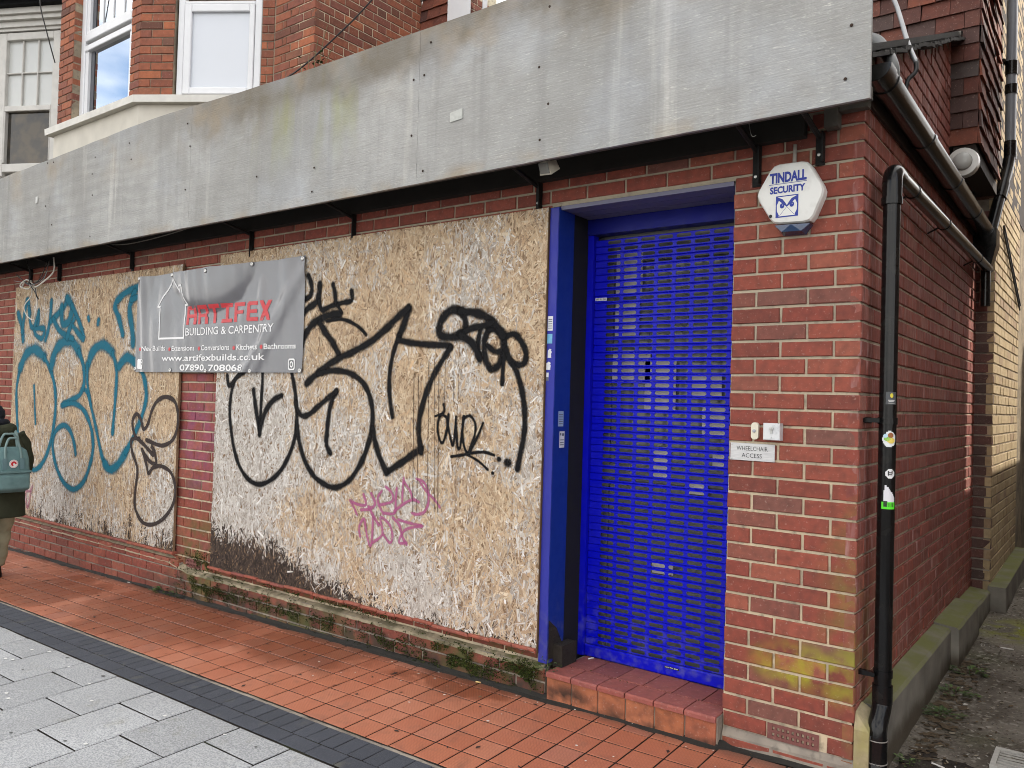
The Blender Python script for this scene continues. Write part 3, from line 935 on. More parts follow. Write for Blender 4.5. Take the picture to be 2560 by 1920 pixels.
# ---- spray paint: soft-edged ribbons following each stroke
def spray_mat(name, c, alpha=.95, soft=.35, rough=.6):
    m = MT(name, .75, .12)
    uv = m.n('ShaderNodeUVMap', 0, dict(uv_map='across'))
    v = m.xyz(uv)[1]
    nz = m.math('ADD', m.math('MULTIPLY', m.math('SUBTRACT', m.noise(140, 3), .5), .55), m.math('MULTIPLY', m.math('SUBTRACT', m.noise(9, 2), .5), .35))
    a = m.mr(m.math('ADD', v, nz), 1.0, 1.0 - soft)
    a2 = m.math('MULTIPLY', a, m.math('SUBTRACT', alpha, m.math('MULTIPLY', m.ramp(m.noise(48, 4), [(.56, 0.), (.72, 1.)]), .16)))
    m.color(m.mix(m.math('MULTIPLY', m.ramp(m.noise(30, 3), [(.4, 0.), (.7, 1.)]), .35), c, tuple(q * .6 + .012 for q in c)))
    m.set('Alpha', a2)
    return m.m
def spray(name, strokes, mat, parent, y, grow=2.05, seg=6):
    mb = MB(); uvs = []
    for si, (w, pts) in enumerate(strokes):
        P = bez([(x, z, 0) for x, z in pts], seg) if len(pts) > 2 else [Vector((pts[0][0], pts[0][1], 0)), Vector((pts[1][0], pts[1][1], 0))]
        # drop duplicates
        Q = [P[0]]
        for q in P[1:]:
            if (q - Q[-1]).length > .002: Q.append(q)
        P = Q if len(Q) > 1 else P[:2]
        hw = w / 2 * grow
        n = len(P)
        y0 = y - .00012 * (si % 14)
        b = len(mb.v)
        for i, q in enumerate(P):
            d = (P[min(i + 1, n - 1)] - P[max(i - 1, 0)])
            d = d.normalized() if d.length > 1e-6 else Vector((1, 0, 0))
            nn = Vector((-d.y, d.x, 0))
            k = hw * (1 + .10 * math.sin(i * .9 + si))
            yy = y0 - .000004 * i
            for s in (-1, 0, 1):
                mb.v.append((q.x + nn.x * k * s, yy, q.y + nn.y * k * s)); uvs.append((i / n, abs(s)))
        for i in range(n - 1):
            for k in range(2):
                q = b + i * 3 + k
                mb.f.append((q, q + 3, q + 4, q + 1))
        for end, sg in ((0, -1), (n - 1, 1)):
            q = P[end]
            d = (P[min(end + 1, n - 1)] - P[max(end - 1, 0)]).normalized() * sg
            a0 = math.atan2(d.y, d.x)
            c0 = len(mb.v)
            yy = y0 - .000004 * end
            mb.v.append((q.x, yy, q.y)); uvs.append((0, 0))
            for k in range(9):
                a = a0 - math.pi / 2 + math.pi * k / 8
                mb.v.append((q.x + math.cos(a) * hw, yy, q.y + math.sin(a) * hw)); uvs.append((0, 1))
            for k in range(8):
                mb.f.append((c0, c0 + 1 + k, c0 + 2 + k))
    me = mb.mesh(name)
    ul = me.uv_layers.new(name='across')
    for lp in me.loops:
        ul.data[lp.index].uv = uvs[lp.vertex_index]
    return put(name, me, mat, parent)
BLACK=[(0.0259,[(-4.174,1.581),(-4.277,1.538),(-4.324,1.433),(-4.339,1.295),(-4.306,1.127),(-4.234,0.953),(-4.122,0.837),(-3.984,0.792),(-3.846,0.824),(-3.723,0.908),(-3.635,1.023),(-3.587,1.133),(-3.571,1.251),(-3.585,1.377),(-3.605,1.474),(-3.641,1.572)]),
(0.0252,[(-4.386,1.554),(-4.359,1.48),(-4.277,1.533),(-4.192,1.591)]),
(0.0286,[(-4.061,1.452),(-4.033,1.345),(-3.981,1.174)]),
(0.0244,[(-3.962,1.576),(-3.965,1.418),(-3.974,1.204)]),
(0.0303,[(-3.743,1.418),(-3.829,1.386),(-3.906,1.318),(-3.958,1.215),(-3.974,1.143)]),
(0.0287,[(-3.571,1.251),(-3.541,1.126),(-3.482,1.004),(-3.388,0.905),(-3.284,0.857),(-3.17,0.839),(-3.062,0.876),(-2.972,0.956),(-2.898,1.069),(-2.852,1.189),(-2.837,1.297),(-2.855,1.395),(-2.904,1.484),(-2.993,1.551),(-3.11,1.585),(-3.236,1.59),(-3.364,1.568)]),
(0.035,[(-3.481,1.505),(-3.392,1.561),(-3.294,1.616),(-3.156,1.674),(-3.061,1.703),(-2.891,1.764),(-2.754,1.841),(-2.645,1.916),(-2.556,1.966)]),
(0.0367,[(-2.556,1.966),(-2.583,1.889),(-2.628,1.803)]),
(0.0247,[(-2.628,1.803),(-2.662,1.733),(-2.689,1.645),(-2.702,1.531),(-2.691,1.416),(-2.665,1.312)]),
(0.029,[(-2.639,1.777),(-2.541,1.759),(-2.411,1.746),(-2.241,1.736),(-2.213,1.726)]),
(0.0289,[(-2.213,1.726),(-2.26,1.668),(-2.324,1.585),(-2.378,1.491),(-2.419,1.389),(-2.444,1.286),(-2.441,1.209),(-2.427,1.15),(-2.419,1.108)]),
(0.0312,[(-2.415,1.138),(-2.524,1.072),(-2.618,1.018),(-2.702,0.972)]),
(0.0302,[(-2.702,0.972),(-2.769,1.069),(-2.811,1.155),(-2.834,1.234)]),
(0.0287,[(-3.585,1.372),(-3.559,1.319),(-3.512,1.287),(-3.438,1.304),(-3.339,1.364),(-3.241,1.423),(-3.18,1.457)]),
(0.03,[(-3.18,1.457),(-3.226,1.386),(-3.249,1.291),(-3.259,1.197),(-3.261,1.112),(-3.223,1.058)]),
(0.0402,[(-3.549,1.757),(-3.51,1.834),(-3.439,1.9),(-3.353,1.933),(-3.268,1.953),(-3.17,1.956)]),
(0.0358,[(-3.366,1.907),(-3.305,1.839),(-3.23,1.771),(-3.171,1.697)]),
(0.0185,[(-3.294,1.914),(-3.182,1.924),(-3.071,1.902),(-2.974,1.857),(-2.92,1.815)]),
(0.0291,[(-3.553,2.065),(-3.479,2.085),(-3.459,2.133),(-3.477,2.192),(-3.501,2.228)]),
(0.0347,[(-3.559,1.963),(-3.489,2.008),(-3.403,2.048),(-3.384,2.109),(-3.379,2.162)]),
(0.0262,[(-3.381,2.051),(-3.349,1.991),(-3.257,2.012),(-3.159,2.026),(-3.064,2.04),(-3.067,2.1)]),
(0.0168,[(-3.201,2.019),(-3.153,1.965)]),
(0.0265,[(-3.215,2.029),(-3.225,2.091),(-3.247,2.153)]),
(0.0371,[(-2.139,1.932),(-2.216,1.938),(-2.281,1.895),(-2.306,1.837),(-2.288,1.794),(-2.199,1.784),(-2.134,1.799)]),
(0.0296,[(-2.15,1.931),(-2.11,1.88),(-2.113,1.823),(-2.156,1.803)]),
(0.0355,[(-2.15,1.929),(-2.053,1.919),(-1.969,1.895),(-1.896,1.848),(-1.833,1.783)]),
(0.029,[(-2.145,1.799),(-2.06,1.829),(-1.967,1.842),(-1.921,1.857)]),
(0.0356,[(-2.134,1.79),(-2.057,1.748),(-2.013,1.69),(-1.996,1.658)]),
(0.0243,[(-1.997,1.819),(-2.01,1.755),(-1.996,1.666)]),
(0.0316,[(-1.936,1.829),(-1.966,1.754),(-1.958,1.665),(-1.925,1.609),(-1.887,1.603),(-1.85,1.641),(-1.83,1.704),(-1.837,1.767),(-1.874,1.812),(-1.935,1.825)]),
(0.0271,[(-1.942,1.729),(-1.89,1.697),(-1.845,1.696)]),
(0.0205,[(-1.822,1.759),(-1.825,1.688),(-1.831,1.593),(-1.833,1.518)]),
(0.0279,[(-1.823,1.775),(-1.764,1.789),(-1.714,1.749),(-1.679,1.686),(-1.691,1.632),(-1.739,1.625),(-1.789,1.656),(-1.81,1.704)]),
(0.0261,[(-1.779,1.64),(-1.738,1.586),(-1.706,1.508),(-1.684,1.424),(-1.673,1.332),(-1.678,1.247),(-1.694,1.161),(-1.714,1.067)]),
(0.0133,[(-2.255,1.397),(-2.248,1.36),(-2.285,1.317),(-2.294,1.25),(-2.269,1.184),(-2.246,1.185),(-2.222,1.261),(-2.214,1.34)]),
(0.0117,[(-2.314,1.328),(-2.269,1.338),(-2.235,1.327)]),
(0.0115,[(-2.23,1.327),(-2.204,1.237),(-2.174,1.165),(-2.161,1.247),(-2.157,1.33)]),
(0.0122,[(-2.157,1.289),(-2.139,1.163),(-2.12,1.158),(-2.107,1.25),(-2.099,1.332)]),
(0.0122,[(-2.099,1.332),(-2.107,1.242),(-2.088,1.161),(-2.059,1.121)]),
(0.0121,[(-2.096,1.324),(-2.052,1.338),(-2.014,1.295),(-2.016,1.23),(-2.043,1.164),(-2.059,1.118),(-2.005,1.206),(-1.957,1.301)]),
(0.0129,[(-2.182,1.102),(-2.107,1.115),(-2.023,1.133),(-1.941,1.142),(-1.874,1.13)]),
(0.0112,[(-2.059,1.118),(-1.98,1.088),(-1.917,1.048)]),
(0.0235,[(-1.843,1.11),(-1.839,1.11)]),
(0.0357,[(-1.784,1.095),(-1.777,1.094)]),
(0.0126,[(-1.883,1.031),(-1.879,1.031)])]
DRIPS=[(0.0034,[(-2.495,1.576),(-2.485,1.233),(-2.472,0.756)]),
(0.0034,[(-2.459,1.559),(-2.447,1.149),(-2.439,0.76)]),
(0.0034,[(-2.378,1.644),(-2.367,1.238),(-2.359,0.818)]),
(0.0025,[(-2.333,1.66),(-2.3,0.774)]),
(0.0033,[(-2.298,1.627),(-2.284,1.158),(-2.274,0.777)]),
(0.0025,[(-2.248,1.643),(-2.246,1.327)]),
(0.0025,[(-2.181,1.626),(-2.178,1.412)])]
PINK=[(0.0137,[(-3.017,0.77),(-2.948,0.754),(-2.873,0.759),(-2.897,0.82)]),
(0.0115,[(-3.004,0.757),(-2.972,0.72),(-2.949,0.688)]),
(0.0147,[(-2.913,0.723),(-2.839,0.737),(-2.791,0.773),(-2.827,0.832)]),
(0.0147,[(-2.848,0.75),(-2.804,0.698),(-2.753,0.647)]),
(0.0135,[(-2.738,0.854),(-2.769,0.815),(-2.759,0.77),(-2.716,0.719)]),
(0.0133,[(-2.704,0.885),(-2.651,0.854),(-2.641,0.804),(-2.743,0.772)]),
(0.0132,[(-2.609,0.885),(-2.614,0.807),(-2.622,0.734),(-2.708,0.725)]),
(0.011,[(-2.554,0.951),(-2.559,0.879),(-2.56,0.812)]),
(0.0109,[(-2.549,0.929),(-2.498,0.879),(-2.473,0.826)]),
(0.013,[(-2.623,0.745),(-2.547,0.797),(-2.473,0.829),(-2.424,0.82)]),
(0.0128,[(-2.448,0.954),(-2.388,0.937),(-2.353,0.886),(-2.35,0.817),(-2.381,0.765),(-2.439,0.746),(-2.477,0.75)]),
(0.0106,[(-2.418,0.935),(-2.364,0.885),(-2.297,0.843),(-2.259,0.805)]),
(0.0136,[(-2.914,0.559),(-2.925,0.616),(-2.885,0.672),(-2.866,0.617),(-2.847,0.556),(-2.82,0.509),(-2.807,0.573),(-2.804,0.698)]),
(0.0133,[(-2.805,0.533),(-2.719,0.595),(-2.739,0.682),(-2.723,0.695),(-2.658,0.658),(-2.631,0.594),(-2.653,0.553),(-2.711,0.596)]),
(0.0142,[(-2.636,0.705),(-2.58,0.667),(-2.546,0.594),(-2.514,0.56)]),
(0.013,[(-2.589,0.699),(-2.489,0.688),(-2.388,0.684),(-2.488,0.661),(-2.548,0.627),(-2.576,0.563),(-2.515,0.571)])]
TEAL=[(0.0556,[(-8.004,2.159),(-7.901,2.016),(-7.864,1.89)]),
(0.0499,[(-7.897,1.974),(-7.812,2.289),(-7.737,2.148)]),
(0.0434,[(-7.767,2.204),(-7.701,2.023),(-7.555,2.032),(-7.543,2.167)]),
(0.043,[(-7.541,2.153),(-7.622,1.975),(-7.458,1.895),(-7.407,1.987),(-7.587,1.993)]),
(0.0478,[(-7.374,1.88),(-7.305,2.024),(-7.278,2.248)]),
(0.0521,[(-7.278,2.05),(-7.032,2.171),(-6.956,2.245)]),
(0.0469,[(-7.222,2.074),(-7.07,1.951),(-6.816,1.88)]),
(0.0618,[(-7.062,2.185),(-7.031,2.028),(-6.901,2.049),(-6.857,2.175),(-6.957,2.258)]),
(0.0451,[(-6.858,2.188),(-6.706,2.029),(-6.604,1.87),(-6.826,1.995)]),
(0.0399,[(-6.536,2.063),(-6.524,2.043)]),
(0.0443,[(-6.347,2.031),(-6.354,2.002)]),
(0.0529,[(-5.697,2.284),(-5.898,2.249),(-6.047,2.178),(-6.062,2.126),(-5.989,2.028),(-5.918,1.895)]),
(0.0561,[(-5.748,2.24),(-5.82,2.115),(-5.771,1.95),(-5.743,1.805)]),
(0.0376,[(-5.691,2.202),(-5.802,2.185)]),
(0.0414,[(-7.851,0.665),(-7.9,0.91),(-7.945,1.184),(-7.972,1.406),(-7.908,1.614)]),
(0.0812,[(-7.908,1.614),(-7.775,1.751),(-7.581,1.79),(-7.383,1.712)]),
(0.0416,[(-7.383,1.72),(-7.205,1.548),(-7.121,1.366),(-7.114,1.158),(-7.179,0.921),(-7.307,0.729),(-7.477,0.632),(-7.612,0.655)]),
(0.0294,[(-7.58,1.438),(-7.517,1.077)]),
(0.0779,[(-7.224,1.627),(-7.166,1.757),(-7.033,1.846),(-6.852,1.856),(-6.695,1.764)]),
(0.045,[(-6.695,1.764),(-6.6,1.638),(-6.567,1.488),(-6.631,1.375),(-6.796,1.316),(-6.956,1.276)]),
(0.0404,[(-6.983,1.265),(-6.74,1.287),(-6.551,1.227),(-6.412,1.084),(-6.358,0.916),(-6.41,0.741),(-6.525,0.585),(-6.702,0.512),(-6.896,0.566),(-7.046,0.696),(-7.135,0.871),(-7.101,1.003),(-6.94,1.082),(-6.8,1.037),(-6.71,0.921),(-6.676,0.835)]),
(0.0514,[(-6.926,1.896),(-6.879,1.984),(-6.779,2.083)]),
(0.0729,[(-6.507,1.638),(-6.425,1.76),(-6.245,1.814),(-6.08,1.739)]),
(0.0379,[(-6.08,1.739),(-6.003,1.6),(-5.998,1.41),(-6.027,1.049)]),
(0.0363,[(-6.519,1.65),(-6.505,1.476),(-6.44,1.305),(-6.31,1.065),(-6.183,0.83),(-6.066,0.743)]),
(0.0606,[(-6.141,0.785),(-6.042,0.74),(-5.906,0.801),(-5.798,0.902)]),
(0.0408,[(-5.798,0.902),(-5.654,1.071),(-5.536,1.259),(-5.502,1.396),(-5.556,1.543),(-5.673,1.646)]),
(0.0656,[(-5.673,1.646),(-5.835,1.699),(-5.958,1.624)]),
(0.0346,[(-6.567,1.426),(-6.486,1.378),(-6.428,1.28)])]
BROWN=[(0.0204,[(-5.023,1.264),(-5.077,1.349),(-5.208,1.379),(-5.329,1.343),(-5.407,1.263),(-5.463,1.148),(-5.525,1.112),(-5.574,1.189),(-5.643,1.228),(-5.705,1.161),(-5.652,1.049),(-5.516,0.987),(-5.361,0.907)]),
(0.0195,[(-5.476,1.023),(-5.242,0.991),(-5.084,1.044),(-5.023,1.145),(-5.02,1.275)]),
(0.0196,[(-5.584,1.029),(-5.707,1.011),(-5.686,0.909),(-5.597,0.777),(-5.619,0.593),(-5.609,0.457),(-5.493,0.357),(-5.343,0.351),(-5.182,0.414),(-5.05,0.536),(-5.019,0.669),(-5.086,0.783),(-5.231,0.827),(-5.354,0.807),(-5.423,0.757),(-5.462,0.832),(-5.534,0.941)]),
(0.0199,[(-5.534,0.941),(-5.421,0.858),(-5.315,0.843),(-5.342,0.93),(-5.387,0.972)])]
PINKL=[(0.0186,[(-7.702,0.418),(-7.578,0.415),(-7.523,0.474)]),
(0.0187,[(-7.667,0.38),(-7.612,0.251),(-7.548,0.418)])]

PY = OY - .0030
spray('black_graffiti', BLACK, spray_mat('black_spray', (.006, .006, .007), 1.0, .66), bb, PY)
spray('paint_drips', DRIPS, spray_mat('drip', (.05, .035, .025), .7, .5), bb, PY - .0016, seg=2)
spray('pink_graffiti', PINK, spray_mat('pink_spray', (.42, .11, .25), .70, .6), bb, PY - .0002)
spray('teal_graffiti', TEAL, spray_mat('teal_spray', (.012, .135, .20), .93, .70), lb, PY)
spray('brown_graffiti', BROWN, spray_mat('brown_spray', (.045, .034, .032), .95, .35), lb, PY - .0018)
spray('pink_graffiti', PINKL, spray_mat('pink_spray_faint', (.40, .12, .22), .55, .6), lb, PY - .0018)

# ---------------------------------------------------------------- text helper
def text_mesh(name, body, x0, x1, z0, capz, mat, parent, y, warp=None, bold=0.0, thick=.0006, space=1.0):
    """text fitted between x0 and x1 with baseline z0 and capital height capz, facing -y"""
    cu = bpy.data.curves.new(name, 'FONT')
    cu.body = body
    cu.size = 1.0
    cu.offset = bold
    cu.space_character = space
    cu.resolution_u = 3
    cu.fill_mode = 'FRONT'
    t = bpy.data.objects.new(name, cu)
    COL.objects.link(t)
    bpy.context.view_layer.update()
    dg_ = bpy.context.evaluated_depsgraph_get()
    me = bpy.data.meshes.new_from_object(t.evaluated_get(dg_))
    bpy.data.objects.remove(t)
    n = len(me.vertices)
    co = np.zeros(n * 3); me.vertices.foreach_get('co', co); co = co.reshape(-1, 3)
    ax, bx = co[:, 0].min(), co[:, 0].max()
    X = x0 + (co[:, 0] - ax) / (bx - ax) * (x1 - x0)
    Z = z0 + co[:, 1] * capz / co[:, 1].max()
    Y = np.full(n, y)
    if warp is not None:
        Y = np.array([warp(a, b) for a, b in zip(X, Z)]) + y
    me.vertices.foreach_set('co', np.stack([X, Y, Z], 1).astype(np.float32).ravel())
    me.materials.clear()
    me.update()
    return put(name, me, mat, parent)

# ---------------------------------------------------------------- vinyl banner
BX0, BX1, BZ0, BZ1 = -5.665, -3.520, 1.576, 2.364
GT = [(-5.638, 2.348), (-5.143, 2.346), (-4.627, 2.336), (-4.102, 2.350), (-3.545, 2.346)]
GB = [(-5.668, 1.601), (-5.136, 1.591), (-4.641, 1.586), (-4.077, 1.584), (-3.537, 1.588)]
def bwarp(x, z):
    u, v = (x - BX0) / (BX1 - BX0), (z - BZ0) / (BZ1 - BZ0)
    s = 0.0
    # slack belly between the second and fourth eyelets
    e = ((u - .49) / .25) ** 2 + ((1.0 - v) / .42) ** 2
    s += .040 * math.exp(-(e ** 2) * 1.1)
    ridge = math.exp(-((math.sqrt(e) - 1.08) / .16) ** 2)
    s -= .020 * ridge * (v > .3)
    # vertical drag folds
    s += .0075 * math.sin(u * 41 + 2.2 * math.sin(v * 3 + u * 6)) * (.35 + .65 * v) * (1 - math.exp(-((u - .5) / .3) ** 2) * .6)
    s += .0034 * math.sin(u * 93 + 5 * v + 1.5 * math.sin(u * 17)) * (.4 + .6 * abs(v - .5))
    s += .014 * math.exp(-((u - .70 - .30 * (v - .0)) / .022) ** 2) * (1 - v) * 1.2
    s += .012 * math.exp(-((u - .745 - .28 * v) / .03) ** 2)
    s += .010 * math.exp(-((u - .06 + .03 * v) / .02) ** 2)
    return -max(s, -.004)
ban = thing('banner', 'grey vinyl builder banner with white and red lettering pinned across the boards', 'banner')
bv = MT('banner_vinyl', .24, .7)
bv.color(bv.mix(bv.math('MULTIPLY', bv.ramp(bv.noise(4, 4), [(.4, 0.), (.7, 1.)]), .35), (.155, .157, .172), (.120, .122, .134)))
mb = MB()
nu, nv = 150, 64
BY = -.045
for j in range(nv + 1):
    for i in range(nu + 1):
        x, z = BX0 + (BX1 - BX0) * i / nu, BZ0 + (BZ1 - BZ0) * j / nv
        mb.v.append((x, BY + bwarp(x, z), z - .006 * math.sin(i / nu * math.pi * 4) ** 2 * (j / nv)))
for j in range(nv):
    for i in range(nu):
        a = j * (nu + 1) + i
        mb.f.append((a, a + 1, a + nu + 2, a + nu + 1))
obj('vinyl_sheet', mb, bv.m, ban, smooth=True)
M['ink_white'] = plain('ink_white', (.80, .80, .80), .5, grime=.08)
ir = MT('ink_red', .45); ir.color(ir.mix(ir.math('MULTIPLY', ir.ramp(ir.noise(60, 3), [(.45, 0.), (.65, 1.)]), .35), (.56, .045, .055), (.42, .08, .09))); M['ink_red'] = ir.m
TY = BY - .0022
def strip(pts, w):
    out = MB()
    for (ax, az), (bx_, bz) in zip(pts[:-1], pts[1:]):
        d = Vector((bx_ - ax, bz - az)); L = d.length; d /= L
        nn = Vector((-d.y, d.x)) * w / 2
        n = max(2, int(L / .03))
        for i in range(n):
            a = Vector((ax, az)) + d * (L * i / n - (w / 2 if i == 0 else 0)); b = Vector((ax, az)) + d * (L * (i + 1) / n + (w / 2 if i == n - 1 else 0))
            out.add([(q.x, TY + bwarp(q.x, q.y), q.y) for q in (a - nn, b - nn, b + nn, a + nn)], [(0, 1, 2, 3)])
    return out
obj('house_outline', strip([(-5.125, 2.313), (-5.346, 2.103), (-5.306, 2.099), (-5.317, 1.844), (-4.956, 1.843), (-4.955, 2.097), (-4.920, 2.100), (-4.966, 2.154), (-4.985, 2.252), (-5.028, 2.252), (-5.018, 2.202), (-5.125, 2.313)], .015), M['ink_white'], ban)
# blocky logo word built from bars on a 5 x 6 grid
GLY = {'A': [(0, 0, 1, 5), (0, 4.4, 4.4, 5.6), (3.3, 0, 4.5, 5), (1, 2.1, 3.4, 3.1)], 'R': [(0, 0, 1, 5), (0, 4.4, 4.4, 5.6), (3.3, 3, 4.5, 5), (1, 2.1, 4, 3.1), (3.0, 0, 4.4, 2.1)],
       'T': [(0, 4.4, 4.5, 5.6), (1.6, 0, 2.8, 4.4)], 'I': [(0, 4.4, 4.5, 5.6), (1.6, 1.1, 2.8, 4.4), (0, 0, 4.5, 1.1)], 'F': [(0, 0, 1.2, 5.6), (1.2, 4.5, 4.3, 5.6), (1.2, 2.3, 4.0, 3.3)],
       'E': [(0, .3, 1.2, 5.3), (.4, 4.5, 4.3, 5.6), (1.2, 2.3, 4.0, 3.3), (.4, 0, 4.4, 1.1)]}
AX0, AX1, AZ0, AZ1 = -4.925, -3.845, 1.942, 2.084
cw = (AX1 - AX0) / 7
for i, chh in enumerate('ARTIFEX'):
    lg = MB()
    ox, k, kz = AX0 + i * cw, cw * .86 / 4.5, (AZ1 - AZ0) / 5.6
    if chh == 'X':
        for sg in (1, -1):
            for s in range(4):
                q = []
                for (dx, tz) in ((0, s / 4), (1.4, s / 4), (1.4, (s + 1) / 4), (0, (s + 1) / 4)):
                    t = tz if sg > 0 else 1 - tz
                    xx, zz = ox + (t * 3.1 + dx) * k, AZ0 + tz * 5.6 * kz
                    q.append((xx, TY - (.0004 if sg < 0 else 0) + bwarp(xx, zz), zz))
                lg.add(q, [(0, 1, 2, 3)])
        obj('logo_letter', lg, M['ink_red'], ban)
        continue
    for bi, (a, b, c, d) in enumerate(GLY[chh]):
        ns = 3
        for s in range(ns):
            z0_, z1_ = b + (d - b) * s / ns, b + (d - b) * (s + 1) / ns
            for h in range(2):
                x0_, x1_ = a + (c - a) * h / 2, a + (c - a) * (h + 1) / 2
                q = [(ox + x0_ * k, AZ0 + z0_ * kz), (ox + x1_ * k, AZ0 + z0_ * kz), (ox + x1_ * k, AZ0 + z1_ * kz), (ox + x0_ * k, AZ0 + z1_ * kz)]
                lg.add([(xx, TY - .0003 * bi + bwarp(xx, zz), zz) for xx, zz in q], [(0, 1, 2, 3)])
    obj('logo_letter', lg, M['ink_red'], ban)
for nm, body, a, b, z, cz, bo in (('tagline', 'BUILDING & CARPENTRY', -4.930, -3.823, 1.859, .057, .006), ('service_word', 'New Builds', -5.562, -5.224, 1.748, .040, .013), ('service_word', 'Extensions', -5.129, -4.805, 1.743, .040, .013),
                                  ('service_word', 'Conversions', -4.718, -4.354, 1.742, .040, .013), ('service_word', 'Kitchens', -4.266, -4.005, 1.739, .040, .013), ('service_word', 'Bathrooms', -3.923, -3.584, 1.739, .038, .013),
                                  ('web_address', 'www.artifexbuilds.co.uk', -5.270, -3.918, 1.664, .048, .012), ('phone_number', '07890', -4.997, -4.665, 1.589, .047, .018), ('phone_number', '708068', -4.612, -4.176, 1.587, .047, .018)):
    text_mesh(nm, body, a, b, z, cz, M['ink_white'], ban, TY, bwarp, bo)
bu = MB()
for x, z in ((-5.600, 1.763), (-5.160, 1.757), (-4.748, 1.757), (-4.298, 1.754), (-3.952, 1.755)):
    bu.add([(x + .016 * math.cos(a), TY + bwarp(x, z), z + .016 * math.sin(a)) for a in [k * math.pi / 4 for k in range(8)]], [tuple(range(8))])
obj('bullet_dots', bu, M['ink_red'], ban)
def rrect(x0, x1, z0, z1, r, n=4):
    pts = []
    for cx, cz, a0 in ((x1 - r, z0 + r, -90), (x1 - r, z1 - r, 0), (x0 + r, z1 - r, 90), (x0 + r, z0 + r, 180)):
        pts += [(cx + r * math.cos(math.radians(a0 + 90 * k / n)), cz + r * math.sin(math.radians(a0 + 90 * k / n))) for k in range(n + 1)]
    return pts
def flat(pts, y, warp=True):
    return MB().add([(x, y + (bwarp(x, z) if warp else 0), z) for x, z in pts], [tuple(range(len(pts)))])
def ring(outer, inner, y):
    n = len(outer)
    q = MB().add([(x, y + bwarp(x, z), z) for x, z in outer + inner], [(i, (i + 1) % n, n + (i + 1) % n, n + i) for i in range(n)])
    return q
ic = obj('social_icon', flat(rrect(-5.627, -5.536, 1.600, 1.682, .014), TY - .0005), M['ink_white'], ban)
fm = flat([(-5.575, 1.600), (-5.562, 1.600), (-5.562, 1.635), (-5.545, 1.635), (-5.545, 1.647), (-5.562, 1.647), (-5.562, 1.660), (-5.545, 1.662), (-5.545, 1.674), (-5.570, 1.672), (-5.575, 1.660), (-5.575, 1.647), (-5.587, 1.647), (-5.587, 1.635), (-5.575, 1.635)], TY - .0016)
obj('icon_letter', fm, plain('ink_grey', (.115, .117, .13), .4, grime=0), ic)
ic = obj('social_icon', ring(rrect(-3.666, -3.586, 1.592, 1.671, .016), rrect(-3.656, -3.596, 1.602, 1.661, .012), TY - .0008), M['ink_white'], ban)
o2 = [(-3.626 + .021 * math.cos(a), 1.6315 + .022 * math.sin(a)) for a in [k * math.pi / 8 for k in range(16)]]
i2 = [(-3.626 + .012 * math.cos(a), 1.6315 + .013 * math.sin(a)) for a in [k * math.pi / 8 for k in range(16)]]
obj('icon_lens', ring(o2, i2, TY - .0008), M['ink_white'], ic)
M['steel'] = plain('steel', (.55, .55, .54), .35, metal=.9, grime=.3)
for x, z in GT + GB:
    obj('eyelet', MB().lathe([(.017, .0), (.017, -.004), (.009, -.006), (.005, -.003)], (x, BY + bwarp(x, z) - .001, z), 'y', 12), M['steel'], ban, smooth=True)

